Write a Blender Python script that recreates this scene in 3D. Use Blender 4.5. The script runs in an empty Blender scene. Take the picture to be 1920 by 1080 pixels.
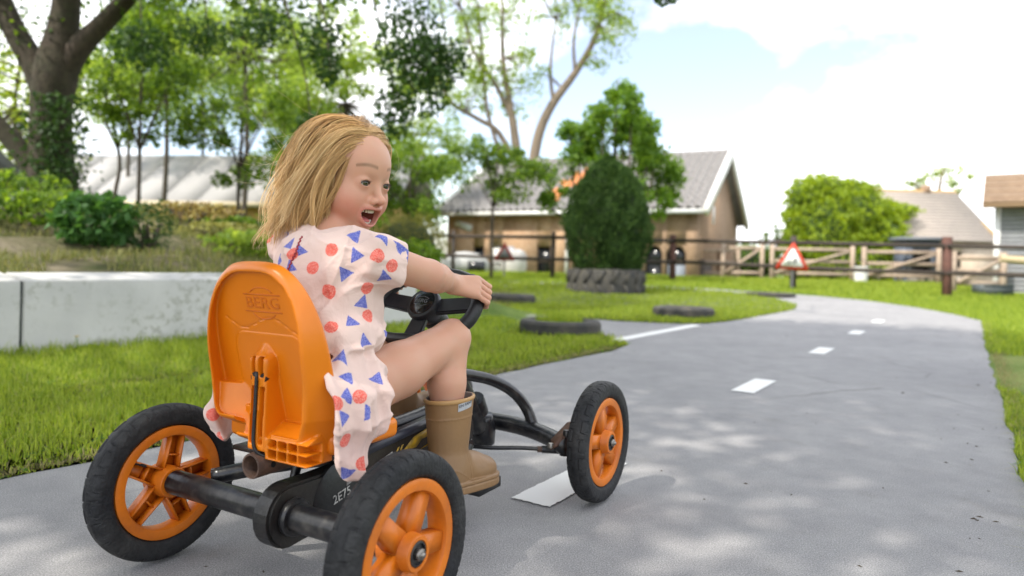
import bpy, math, random
import numpy as np
from mathutils import Vector, Matrix

# ------------------------------------------------------------------ camera, sky, sun, exposure
S = bpy.context.scene
C = S.collection
rad = math.radians
CAM_H = 0.612
cam_d = bpy.data.cameras.new("camera")
cam = bpy.data.objects.new("camera", cam_d)
C.objects.link(cam)
cam.location = (0, 0, CAM_H)
cam.rotation_euler = (rad(90), -rad(1.374), 0)
cam_d.sensor_width = 36.0
cam_d.lens = 24.0
cam_d.shift_y = -45.6 / 1920
cam_d.shift_x = -1.09 / 1920
cam_d.clip_start = 0.05
cam_d.clip_end = 2000
cam_d.dof.use_dof = True
cam_d.dof.focus_distance = 1.42
cam_d.dof.aperture_fstop = 2.4
S.camera = cam

SUN_EL, SUN_AZ = 50.0, (-0.80, -0.60)          # sun comes from behind and to the left
sun_dir = Vector((SUN_AZ[0] * math.cos(rad(SUN_EL)), SUN_AZ[1] * math.cos(rad(SUN_EL)), math.sin(rad(SUN_EL))))
sun_d = bpy.data.lights.new("sun", 'SUN')
sun_d.energy = 2.3
sun_d.angle = rad(0.53)
sun_d.color = (1.0, 0.94, 0.84)
sun = bpy.data.objects.new("sun", sun_d)
C.objects.link(sun)
sun.rotation_euler = sun_dir.to_track_quat('Z', 'Y').to_euler()

world = bpy.data.worlds.new("World")
S.world = world
world.use_nodes = True
wn, wl = world.node_tree.nodes, world.node_tree.links
wn.clear()
w_out = wn.new('ShaderNodeOutputWorld')
w_bg = wn.new('ShaderNodeBackground')
w_bg.inputs['Strength'].default_value = 0.15
w_sky = wn.new('ShaderNodeTexSky')
w_sky.sky_type = 'NISHITA'
w_sky.sun_disc = False
w_sky.sun_elevation = rad(SUN_EL)
w_sky.sun_rotation = math.atan2(SUN_AZ[0], SUN_AZ[1])
w_tc = wn.new('ShaderNodeTexCoord')
w_map = wn.new('ShaderNodeMapping')
w_map.inputs['Scale'].default_value = (1.0, 1.0, 1.7)
w_map.inputs['Location'].default_value = (2.35, 0.3, 0.08)
w_no = wn.new('ShaderNodeTexNoise')
w_no.inputs['Scale'].default_value = 2.3
w_no.inputs['Detail'].default_value = 7
w_no.inputs['Roughness'].default_value = 0.52
w_cr = wn.new('ShaderNodeValToRGB')
w_cr.color_ramp.elements[0].position = 0.435
w_cr.color_ramp.elements[1].position = 0.54
w_no2 = wn.new('ShaderNodeTexNoise')
w_no2.inputs['Scale'].default_value = 5.0
w_no2.inputs['Detail'].default_value = 4
w_cr2 = wn.new('ShaderNodeValToRGB')
w_cr2.color_ramp.elements[0].color = (3.4, 3.5, 3.7, 1)
w_cr2.color_ramp.elements[1].color = (9.4, 9.4, 9.4, 1)
w_mx = wn.new('ShaderNodeMix')
w_mx.data_type = 'RGBA'
w_mx.clamp_result = False
wl.new(w_tc.outputs['Generated'], w_map.inputs['Vector'])
wl.new(w_map.outputs[0], w_no.inputs['Vector'])
wl.new(w_map.outputs[0], w_no2.inputs['Vector'])
wl.new(w_no.outputs['Fac'], w_cr.inputs['Fac'])
wl.new(w_no2.outputs['Fac'], w_cr2.inputs['Fac'])
wl.new(w_cr.outputs['Color'], w_mx.inputs['Factor'])
w_pale = wn.new('ShaderNodeMix')                       # thin high haze over the blue
w_pale.data_type = 'RGBA'
w_pale.inputs['Factor'].default_value = 0.28
w_pale.inputs['B'].default_value = (2.9, 2.4, 2.35, 1)
wl.new(w_sky.outputs[0], w_pale.inputs['A'])
wl.new(w_pale.outputs['Result'], w_mx.inputs['A'])
wl.new(w_cr2.outputs['Color'], w_mx.inputs['B'])
wl.new(w_mx.outputs['Result'], w_bg.inputs['Color'])
wl.new(w_bg.outputs[0], w_out.inputs[0])

S.view_settings.view_transform = 'Standard'
S.view_settings.look = 'None'
S.view_settings.gamma = 1.0
S.view_settings.use_curve_mapping = False
S.view_settings.exposure = 1.34
S.render.engine = 'CYCLES'
S.cycles.max_bounces = 8
S.cycles.use_denoising = True

# ------------------------------------------------------------------ helpers
rng = np.random.default_rng(11)
random.seed(4)

def A(*v): return np.array(v, dtype=float)
def nrm(v): return v / (np.linalg.norm(v, axis=-1, keepdims=True) + 1e-12)

def tag(o, label=None, cat=None, group=None, kind=None):
    if label: o['label'] = label
    if cat: o['category'] = cat
    if group: o['group'] = group
    if kind: o['kind'] = kind
    return o

def empty(name, loc=(0, 0, 0), rz=0.0, parent=None):
    o = bpy.data.objects.new(name, None)
    C.objects.link(o)
    o.location = loc
    o.rotation_euler = (0, 0, rz)
    o.empty_display_size = 0.1
    if parent: o.parent = parent
    return o

def raw_mesh(name, V, polys, smooth=True):
    """polys: list of int arrays (n,k); V (n,3)."""
    me = bpy.data.meshes.new(name)
    V = np.asarray(V, dtype=np.float32)
    polys = [np.asarray(p, dtype=np.int32) for p in polys if len(p)]
    loops = np.concatenate([p.ravel() for p in polys]) if polys else np.zeros(0, np.int32)
    sizes = np.concatenate([np.full(len(p), p.shape[1], np.int32) for p in polys]) if polys else np.zeros(0, np.int32)
    starts = np.concatenate([[0], np.cumsum(sizes)[:-1]]).astype(np.int32) if len(sizes) else sizes
    me.vertices.add(len(V)); me.vertices.foreach_set('co', V.ravel())
    me.loops.add(len(loops)); me.loops.foreach_set('vertex_index', loops)
    me.polygons.add(len(sizes))
    me.polygons.foreach_set('loop_start', starts)
    me.polygons.foreach_set('loop_total', sizes)
    me.update(calc_edges=True)
    me.validate()
    if smooth and len(me.polygons):
        me.polygons.foreach_set('use_smooth', np.ones(len(me.polygons), dtype=bool))
    return me

def link(name, me, mat, parent=None, loc=None, rz=None):
    o = bpy.data.objects.new(name, me)
    C.objects.link(o)
    if mat is not None and not me.materials: me.materials.append(mat)
    if parent: o.parent = parent
    if loc is not None: o.location = loc
    if rz is not None: o.rotation_euler = (0, 0, rz)
    return o

def sharp(o, deg=35):
    me = o.data
    me.set_sharp_from_angle(angle=rad(deg))
    return o

class MB:
    """collects shapes, then links them as one mesh object"""
    def __init__(s): s.V = []; s.P = {}; s.n = 0
    def add(s, V, polys):
        V = np.asarray(V, float).reshape(-1, 3)
        for p in polys:
            p = np.asarray(p, int)
            if len(p): s.P.setdefault(p.shape[1], []).append(p + s.n)
        s.V.append(V); s.n += len(V)
        return s
    def box(s, lo, hi, M=None):
        x0, y0, z0 = lo; x1, y1, z1 = hi
        V = A([x0,y0,z0],[x1,y0,z0],[x1,y1,z0],[x0,y1,z0],[x0,y0,z1],[x1,y0,z1],[x1,y1,z1],[x0,y1,z1])
        if M is not None: V = V @ np.asarray(M)[:3, :3].T + np.asarray(M)[:3, 3]
        return s.add(V, [[[0,3,2,1],[4,5,6,7],[0,1,5,4],[1,2,6,5],[2,3,7,6],[3,0,4,7]]])
    def beam(s, a, b, w, h, up=(0, 0, 1)):
        """rectangular bar from a to b, width w across, height h along up"""
        a, b, up = A(*a), A(*b), A(*up)
        d = nrm(b - a); r = np.cross(d, up)
        r = nrm(r) if np.linalg.norm(r) > 1e-6 else A(1, 0, 0)
        u = np.cross(r, d)
        V = []
        for p in (a, b):
            for i, j in ((-1,-1),(1,-1),(1,1),(-1,1)):
                V.append(p + r * w/2 * i + u * h/2 * j)
        return s.add(V, [[[0,3,2,1],[4,5,6,7],[0,1,5,4],[1,2,6,5],[2,3,7,6],[3,0,4,7]]])
    def tube(s, pts, r, n=10, sub=4, cap=True):
        V, P = tube_arrays(pts, r, n, sub, cap)
        return s.add(V, P)
    def lathe(s, prof, n=32, axis='z', c=(0, 0, 0), close=False):
        """prof: list of (radius, height)"""
        prof = A(*prof); m = len(prof)
        t = np.arange(n) * 2 * np.pi / n
        ring = np.stack([np.cos(t), np.sin(t)], 1)
        V = np.zeros((m, n, 3))
        V[..., 0] = prof[:, 0, None] * ring[None, :, 0]
        V[..., 1] = prof[:, 0, None] * ring[None, :, 1]
        V[..., 2] = prof[:, 1, None]
        if axis == 'x': V = V[..., [2, 0, 1]]
        if axis == 'y': V = V[..., [1, 2, 0]]
        V = V + A(*c)
        i = np.arange(m if close else m - 1); j = np.arange(n)
        I, J = np.meshgrid(i, j, indexing='ij')
        I2 = (I + 1) % m; J2 = (J + 1) % n
        q = np.stack([I*n+J, I*n+J2, I2*n+J2, I2*n+J], -1).reshape(-1, 4)
        return s.add(V.reshape(-1, 3), [q])
    def prism(s, poly, z0, z1, M=None):
        """poly: 2D outline (counter-clockwise) extruded from z0 to z1, then transformed by M"""
        n = len(poly); poly = A(*poly)
        V = np.concatenate([np.c_[poly, np.full(n, z0)], np.c_[poly, np.full(n, z1)]])
        if M is not None: V = V @ np.asarray(M)[:3, :3].T + np.asarray(M)[:3, 3]
        j = np.arange(n); k = (j + 1) % n
        return s.add(V, [np.stack([j, k, k+n, j+n], 1), [list(range(n))[::-1]], [list(range(n, 2*n))]])
    def build(s, name, mat, parent=None, smooth=False, angle=35, **kw):
        me = raw_mesh(name, np.concatenate(s.V), [np.concatenate(p) for p in s.P.values()], smooth)
        o = link(name, me, mat, parent, **kw)
        if smooth and angle: sharp(o, angle)
        return o

def catmull(pts, sub):
    pts = np.asarray(pts, float)
    if sub <= 1 or len(pts) < 3: return pts
    p = np.concatenate([[2*pts[0]-pts[1]], pts, [2*pts[-1]-pts[-2]]])
    out = []
    for i in range(1, len(p) - 2):
        for t in np.arange(sub) / sub:
            a, b, c, d = p[i-1], p[i], p[i+1], p[i+2]
            out.append(.5*((2*b)+(-a+c)*t+(2*a-5*b+4*c-d)*t*t+(-a+3*b-3*c+d)*t**3))
    out.append(pts[-1])
    return np.array(out)

def tube_arrays(pts, r, n=10, sub=4, cap=True, closed=False):
    pts = np.asarray(pts, float)
    r = np.full(len(pts), r) if np.isscalar(r) else np.asarray(r, float)
    if closed:
        k = len(pts)
        q = catmull(np.concatenate([np.c_[pts, r][-2:], np.c_[pts, r], np.c_[pts, r][:3]]), sub)
        q = q[2*sub:2*sub + k*sub]
    else:
        q = catmull(np.c_[pts, r], sub)
    P, rr = q[:, :3], np.abs(q[:, 3])
    m = len(P)
    if closed: T = nrm(np.roll(P, -1, 0) - np.roll(P, 1, 0))
    else:
        T = np.zeros_like(P); T[1:-1] = P[2:] - P[:-2]; T[0] = P[1]-P[0]; T[-1] = P[-1]-P[-2]; T = nrm(T)
    up = A(0, 0, 1) if abs(T[0, 2]) < .9 else A(1, 0, 0)
    N = np.zeros_like(P); N[0] = nrm(np.cross(T[0], up))
    for i in range(1, m):
        v = N[i-1] - T[i] * (N[i-1] @ T[i]); N[i] = v / (np.linalg.norm(v) + 1e-12)
    B = np.cross(T, N)
    t = np.arange(n) * 2 * np.pi / n
    V = P[:, None] + rr[:, None, None] * (np.cos(t)[None, :, None]*N[:, None] + np.sin(t)[None, :, None]*B[:, None])
    I, J = np.meshgrid(np.arange(m if closed else m-1), np.arange(n), indexing='ij')
    I2 = (I+1) % m; J2 = (J+1) % n
    polys = [np.stack([I*n+J, I*n+J2, I2*n+J2, I2*n+J], -1).reshape(-1, 4)]
    if cap and not closed:
        polys += [[list(range(n))[::-1]], [[(m-1)*n+k for k in range(n)]]]
    return V.reshape(-1, 3), polys

def text_mesh(txt, size, depth, bevel=0.0):
    cu = bpy.data.curves.new("txt", 'FONT')
    cu.body = txt; cu.size = size; cu.extrude = depth / 2; cu.align_x = 'CENTER'; cu.align_y = 'CENTER'
    cu.bevel_depth = bevel; cu.resolution_u = 3
    o = bpy.data.objects.new("txt", cu); C.objects.link(o)
    me = bpy.data.meshes.new_from_object(o)
    bpy.data.objects.remove(o); bpy.data.curves.remove(cu)
    me.materials.clear()
    return me

# ---- signed distance shapes and a sparse surface-nets mesher
def smin(a, b, k):
    h = np.clip(.5 + .5*(b-a)/k, 0, 1)
    return b + (a-b)*h - k*h*(1-h)
def smax(a, b, k): return -smin(-a, -b, k)
def cap(p, a, b, ra, rb=None):
    a, b = A(*a), A(*b); rb = ra if rb is None else rb
    pa = p - a; ba = b - a
    h = np.clip(pa @ ba / (ba @ ba), 0, 1)
    return np.sqrt(((pa - h[:, None]*ba)**2).sum(1)) - (ra + (rb-ra)*h)
def ell(p, c, r, Rm=None):
    q = p - A(*c)
    if Rm is not None: q = q @ Rm
    r = A(*r)
    k0 = np.sqrt(((q/r)**2).sum(1)); k1 = np.sqrt(((q/r**2)**2).sum(1)) + 1e-9
    return np.where(k0 < 1e-4, -r.min(), k0*(k0-1)/k1)
def rbox(p, c, h, rr=0.0, Rm=None):
    q = p - A(*c)
    if Rm is not None: q = q @ Rm
    q = np.abs(q) - (A(*h) - rr)
    return np.sqrt((np.maximum(q, 0)**2).sum(1)) + np.minimum(q.max(1), 0) - rr

def sdf_mesh(fn, lo, hi, h, B=10, slack=1.35):
    lo, hi = A(*lo), A(*hi)
    nb = np.ceil((hi - lo) / (h*B)).astype(int)
    n = nb * B
    bi = np.stack(np.meshgrid(*[np.arange(k) for k in nb], indexing='ij'), -1).reshape(-1, 3)
    cen = lo + (bi*B + (B-1)/2) * h
    dc = fn(cen)
    act = np.abs(dc) < B*h*0.8660*slack + h
    D = np.where(dc < 0, -1., 1.).astype(np.float32)
    full = np.repeat(np.repeat(np.repeat(D.reshape(nb), B, 0), B, 1), B, 2)
    loc = np.stack(np.meshgrid(*[np.arange(B)]*3, indexing='ij'), -1).reshape(-1, 3)
    ai = bi[act]
    for s in range(0, len(ai), 200):
        idx = (ai[s:s+200, None]*B + loc[None]).reshape(-1, 3)
        full[idx[:, 0], idx[:, 1], idx[:, 2]] = fn(lo + idx*h)
    D = full; ins = D < 0
    cs = np.zeros(tuple(n-1), np.int8)
    for dx in (0, 1):
        for dy in (0, 1):
            for dz in (0, 1):
                cs += ins[dx:n[0]-1+dx, dy:n[1]-1+dy, dz:n[2]-1+dz]
    cell = np.argwhere((cs > 0) & (cs < 8))
    cid = np.full(tuple(n-1), -1, np.int32); cid[cell[:, 0], cell[:, 1], cell[:, 2]] = np.arange(len(cell))
    acc = np.zeros((len(cell), 3)); cnt = np.zeros(len(cell))
    cor = [(0,0,0),(1,0,0),(0,1,0),(1,1,0),(0,0,1),(1,0,1),(0,1,1),(1,1,1)]
    dv = [D[cell[:,0]+c[0], cell[:,1]+c[1], cell[:,2]+c[2]].astype(float) for c in cor]
    for a in range(8):
        for b in range(a+1, 8):
            if sum(x != y for x, y in zip(cor[a], cor[b])) != 1: continue
            m = (dv[a] < 0) != (dv[b] < 0)
            t = dv[a][m] / (dv[a][m]-dv[b][m])
            acc[m] += A(*cor[a]) + t[:, None]*(A(*cor[b])-A(*cor[a])); cnt[m] += 1
    V = lo + (cell + acc/np.maximum(cnt, 1)[:, None]) * h
    quads = []
    for ax in range(3):
        o1, o2 = [(1, 2), (2, 0), (0, 1)][ax]
        s0 = [slice(1, n[k]-1) for k in range(3)]; s0[ax] = slice(0, n[ax]-1)
        s1 = list(s0); s1[ax] = slice(1, n[ax])
        a0 = ins[tuple(s0)]; a1 = ins[tuple(s1)]
        e = np.argwhere(a0 != a1)
        if not len(e): continue
        flip = a0[e[:, 0], e[:, 1], e[:, 2]]
        off = np.ones(3, int); off[ax] = 0
        e = e + off
        def cc(d1, d2):
            q = e.copy(); q[:, o1] += d1; q[:, o2] += d2
            return cid[q[:, 0], q[:, 1], q[:, 2]]
        q = np.stack([cc(-1,-1), cc(0,-1), cc(0,0), cc(-1,0)], 1)
        q = np.where(flip[:, None], q, q[:, ::-1])
        quads.append(q)
    Q = np.concatenate(quads)
    Q = Q[(Q >= 0).all(1)]
    return V, Q

def relax(V, Q, it=2, lam=.5):
    for _ in range(it):
        s = np.zeros_like(V); c = np.zeros(len(V))
        for k in range(4):
            for d in (1, 3):
                np.add.at(s, Q[:, k], V[Q[:, (k+d) % 4]]); np.add.at(c, Q[:, k], 1)
        V = V + lam*(s/np.maximum(c, 1)[:, None] - V)
    return V

import bmesh
def ico(sub):
    bm = bmesh.new(); bmesh.ops.create_icosphere(bm, subdivisions=sub, radius=1)
    V = np.array([v.co[:] for v in bm.verts]); F_ = np.array([[v.index for v in f.verts] for f in bm.faces]); bm.free()
    return V, F_

# ---- materials
def mat(name, col, rough=.6, metal=0., noise=None, bump=None, spec=None, sss=None, coat=None):
    """noise: (scale, dark colour, amount); bump: (scale, strength)"""
    m = bpy.data.materials.new(name); m.use_nodes = True
    nt = m.node_tree; N, L = nt.nodes, nt.links
    b = N['Principled BSDF']
    b.inputs['Base Color'].default_value = (*col, 1)
    b.inputs['Roughness'].default_value = rough
    b.inputs['Metallic'].default_value = metal
    if spec is not None: b.inputs['Specular IOR Level'].default_value = spec
    if coat: b.inputs['Coat Weight'].default_value = coat
    if sss:
        b.inputs['Subsurface Weight'].default_value = sss[0]
        b.inputs['Subsurface Radius'].default_value = sss[1]
        b.inputs['Subsurface Scale'].default_value = sss[2]
    tc = N.new('ShaderNodeTexCoord')
    if noise:
        layers = noise if isinstance(noise, list) else [noise]
        prev = None
        for sc, dark, amt in layers:
            n = N.new('ShaderNodeTexNoise'); n.inputs['Scale'].default_value = sc
            n.inputs['Detail'].default_value = 6; n.inputs['Roughness'].default_value = .6
            L.new(tc.outputs['Object'], n.inputs['Vector'])
            r = N.new('ShaderNodeValToRGB')
            r.color_ramp.elements[0].position = .62 - .35*amt; r.color_ramp.elements[1].position = .66
            r.color_ramp.elements[0].color = (1, 1, 1, 1); r.color_ramp.elements[1].color = (0, 0, 0, 1)
            r.color_ramp.elements[0].position = max(.2, .5-.3*amt); r.color_ramp.elements[1].position = .78
            L.new(n.outputs['Fac'], r.inputs['Fac'])
            mx = N.new('ShaderNodeMix'); mx.data_type = 'RGBA'
            L.new(r.outputs['Color'], mx.inputs['Factor'])
            mx.inputs['A'].default_value = (*dark, 1)
            if prev is None: mx.inputs['B'].default_value = (*col, 1)
            else: L.new(prev, mx.inputs['B'])
            prev = mx.outputs['Result']
        L.new(prev, b.inputs['Base Color'])
    if bump:
        n = N.new('ShaderNodeTexNoise'); n.inputs['Scale'].default_value = bump[0]; n.inputs['Detail'].default_value = 5
        L.new(tc.outputs['Object'], n.inputs['Vector'])
        bp = N.new('ShaderNodeBump'); bp.inputs['Strength'].default_value = bump[1]; bp.inputs['Distance'].default_value = .01
        L.new(n.outputs['Fac'], bp.inputs['Height']); L.new(bp.outputs['Normal'], b.inputs['Normal'])
    return m

def leaf_mat(name, dark, light, trans=.45, rough=.55):
    """leaf or blade: colour drawn per island, light passes through"""
    m = bpy.data.materials.new(name); m.use_nodes = True
    nt = m.node_tree; N, L = nt.nodes, nt.links
    N.clear()
    o = N.new('ShaderNodeOutputMaterial')
    g = N.new('ShaderNodeNewGeometry')
    r = N.new('ShaderNodeValToRGB')
    r.color_ramp.elements[0].color = (*dark, 1); r.color_ramp.elements[1].color = (*light, 1)
    L.new(g.outputs['Random Per Island'], r.inputs['Fac'])
    d = N.new('ShaderNodeBsdfPrincipled'); d.inputs['Roughness'].default_value = rough
    d.inputs['Specular IOR Level'].default_value = .3
    t = N.new('ShaderNodeBsdfTranslucent')
    hs = N.new('ShaderNodeHueSaturation'); hs.inputs['Value'].default_value = 1.6; hs.inputs['Saturation'].default_value = 1.1
    hs.inputs['Hue'].default_value = .485
    mx = N.new('ShaderNodeMixShader'); mx.inputs[0].default_value = trans
    L.new(r.outputs['Color'], d.inputs['Base Color']); L.new(r.outputs['Color'], hs.inputs['Color'])
    L.new(hs.outputs['Color'], t.inputs['Color'])
    L.new(d.outputs[0], mx.inputs[1]); L.new(t.outputs[0], mx.inputs[2]); L.new(mx.outputs[0], o.inputs[0])
    return m
# ------------------------------------------------------------------ ground, road, markings, wall
def sstep(a, b, x):
    t = np.clip((x-a)/(b-a), 0, 1); return t*t*(3-2*t)

WL0, WLU, WLN = A(-2.70, 3.62), A(.555, .832), A(-.832, .555)     # retaining wall: foot line, its direction, away from the road
RC0, RU, RN = A(.131, 1.885), A(.555, .832), A(.832, -.555)       # road centre line and its right-hand normal
def rd(s, o): return RC0 + RU*s + RN*o

def hgt(x, y):
    x = np.asarray(x, float); y = np.asarray(y, float)
    z = np.clip(.0345*(y-10.5), 0, .3) * (1 - .75*sstep(21, 27, y))
    dx, dy = x-WL0[0], y-WL0[1]
    t = dx*WLU[0]+dy*WLU[1]; q = dx*WLN[0]+dy*WLN[1]
    f = 1 - sstep(0, 2.6, t - .45*np.maximum(q, 0) - 3.25)
    bank = .44*sstep(.06, .2, q) + .60*sstep(.2, 4.4, q)-.10*sstep(4.8, 7, q)
    bank = bank + .05*np.sin(x*2.1+y*1.3)*sstep(.5, 2, q) + .03*np.sin(x*5.3-y*3.7)*sstep(.5, 2, q)
    bank = bank*(1-.6*sstep(14, 22, q))
    return np.maximum(z, bank*f) + .045*sstep(-1.1, 0., q)*sstep(.1, 0., q)*f

road_poly = []
def seg(a, b, n, jit):
    a, b = A(*a), A(*b)
    d = nrm(b-a); nn = A(-d[1], d[0])
    for k in range(n):
        road_poly.append(a + (b-a)*k/n + nn*rng.uniform(-jit, jit))
edge = [rd(-7, 1.09), rd(0, 1.09), rd(5, 1.07), rd(9.3, 1.1), (6.72, 10.4), (6.8, 11.4), (6.62, 12.7), (6.1, 13.6), (5.3, 14.3), (4.3, 15.1), (2.4, 15.85), (0, 16.05), (-6, 16.5),
        (-6, 16.0), (0, 15.55), (2.3, 15.35), (4.0, 14.55), (4.6, 13.6), (4.85, 12.6), (4.75, 11.4), rd(9.6, -1.27), rd(8, -1.3), rd(6.4, -1.33), rd(5.75, -1.42), rd(5.5, -1.62),
        (1.2, 7.5), (-.467, 8.75), (-2.6, 10.7), (-3.3, 10.2), (-1.6, 8.9), (-.107, 7.3), (.80, 6.0), (.93, 5.6), (.90, 5.25), rd(2.8, -1.16), rd(2.3, -1.19), rd(0, -1.18), rd(-7, -1.2)]
for i in range(len(edge)):
    a, b = A(*edge[i]), A(*edge[(i+1) % len(edge)])
    seg(a, b, max(1, int(np.linalg.norm(b-a)/.16)), .012 if a[1] < 12 else .02)
road_poly = np.array(road_poly)

def in_poly(x, y, poly):
    x = np.asarray(x); y = np.asarray(y); c = np.zeros(x.shape, bool)
    px, py = poly[:, 0], poly[:, 1]; j = len(poly)-1
    for i in range(len(poly)):
        m = (py[i] > y) != (py[j] > y)
        c ^= m & (x < (px[j]-px[i])*(y-py[i])/(py[j]-py[i]+1e-12)+px[i]); j = i
    return c

M = {}
def ground_mat():
    m = bpy.data.materials.new('soil_and_grass'); m.use_nodes = True
    nt = m.node_tree; N, L = nt.nodes, nt.links; b = N['Principled BSDF']; b.inputs['Roughness'].default_value = .95
    b.inputs['Specular IOR Level'].default_value = .1
    at = N.new('ShaderNodeAttribute'); at.attribute_name = 'sand'
    tc = N.new('ShaderNodeTexCoord')
    def noise(sc, det=6):
        n = N.new('ShaderNodeTexNoise'); n.inputs['Scale'].default_value = sc; n.inputs['Detail'].default_value = det
        L.new(tc.outputs['Object'], n.inputs['Vector']); return n
    def ramp(n, els):
        r = N.new('ShaderNodeValToRGB'); r.color_ramp.elements[0].position = els[0][0]; r.color_ramp.elements[0].color = (*els[0][1], 1)
        r.color_ramp.elements[1].position = els[-1][0]; r.color_ramp.elements[1].color = (*els[-1][1], 1)
        for p, c in els[1:-1]:
            e = r.color_ramp.elements.new(p); e.color = (*c, 1)
        L.new(n.outputs['Fac'], r.inputs['Fac']); return r
    g = ramp(noise(1.1), [(.3, (.075, .14, .022)), (.5, (.13, .21, .035)), (.72, (.26, .29, .08))])
    g2 = ramp(noise(9), [(.3, (.06, .07, .025)), (.6, (.16, .15, .08)), (.75, (.25, .21, .13))])
    s = ramp(noise(2.2, 8), [(.3, (.06, .075, .025)), (.5, (.115, .105, .06)), (.7, (.20, .17, .12))])
    mx0 = N.new('ShaderNodeMix'); mx0.data_type = 'RGBA'; mx0.inputs['Factor'].default_value = .25
    L.new(g.outputs[0], mx0.inputs['A']); L.new(g2.outputs[0], mx0.inputs['B'])
    mx = N.new('ShaderNodeMix'); mx.data_type = 'RGBA'
    L.new(at.outputs['Fac'], mx.inputs['Factor']); L.new(mx0.outputs['Result'], mx.inputs['A']); L.new(s.outputs[0], mx.inputs['B'])
    L.new(mx.outputs['Result'], b.inputs['Base Color'])
    bp = N.new('ShaderNodeBump'); bp.inputs['Strength'].default_value = .7; bp.inputs['Distance'].default_value = .05
    L.new(noise(14).outputs['Fac'], bp.inputs['Height']); L.new(bp.outputs['Normal'], b.inputs['Normal'])
    return m

def spaced(lim, near, n, extra=()):
    t = np.linspace(-1, 1, n); a = np.sign(t)*(near*np.abs(t)/.55 + np.where(np.abs(t) > .55, (lim-near)*((np.abs(t)-.55)/.45)**3, 0))
    return np.unique(np.round(np.concatenate([a, extra]), 4))
gx = spaced(600, 14, 240) - 1.0
gy = spaced(600, 14, 240, (10.5-9, 19.196-9)) + 9
GX, GY = np.meshgrid(gx, gy)
V = np.stack([GX, GY, hgt(GX, GY)], -1).reshape(-1, 3)
nx, ny = len(gx), len(gy)
I, J = np.meshgrid(np.arange(ny-1), np.arange(nx-1), indexing='ij')
Q = np.stack([I*nx+J, I*nx+J+1, (I+1)*nx+J+1, (I+1)*nx+J], -1).reshape(-1, 4)
me = raw_mesh('ground', V, [Q])
dx, dy = V[:, 0]-WL0[0], V[:, 1]-WL0[1]
tt = dx*WLU[0]+dy*WLU[1]; qq = dx*WLN[0]+dy*WLN[1]
sand = sstep(.1, .6, qq)*(1-sstep(7, 12, qq))*(1 - sstep(0, 2.6, tt-.45*np.maximum(qq, 0)-3.25))
sand = np.maximum(sand, .85*sstep(15.4, 17.5, V[:, 1])*sstep(4, 8, V[:, 0])*(1-sstep(40, 60, V[:, 1])))
at = me.attributes.new('sand', 'FLOAT', 'POINT'); at.data.foreach_set('value', sand.astype(np.float32))
tag(link('ground', me, ground_mat()), kind='structure')

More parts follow.
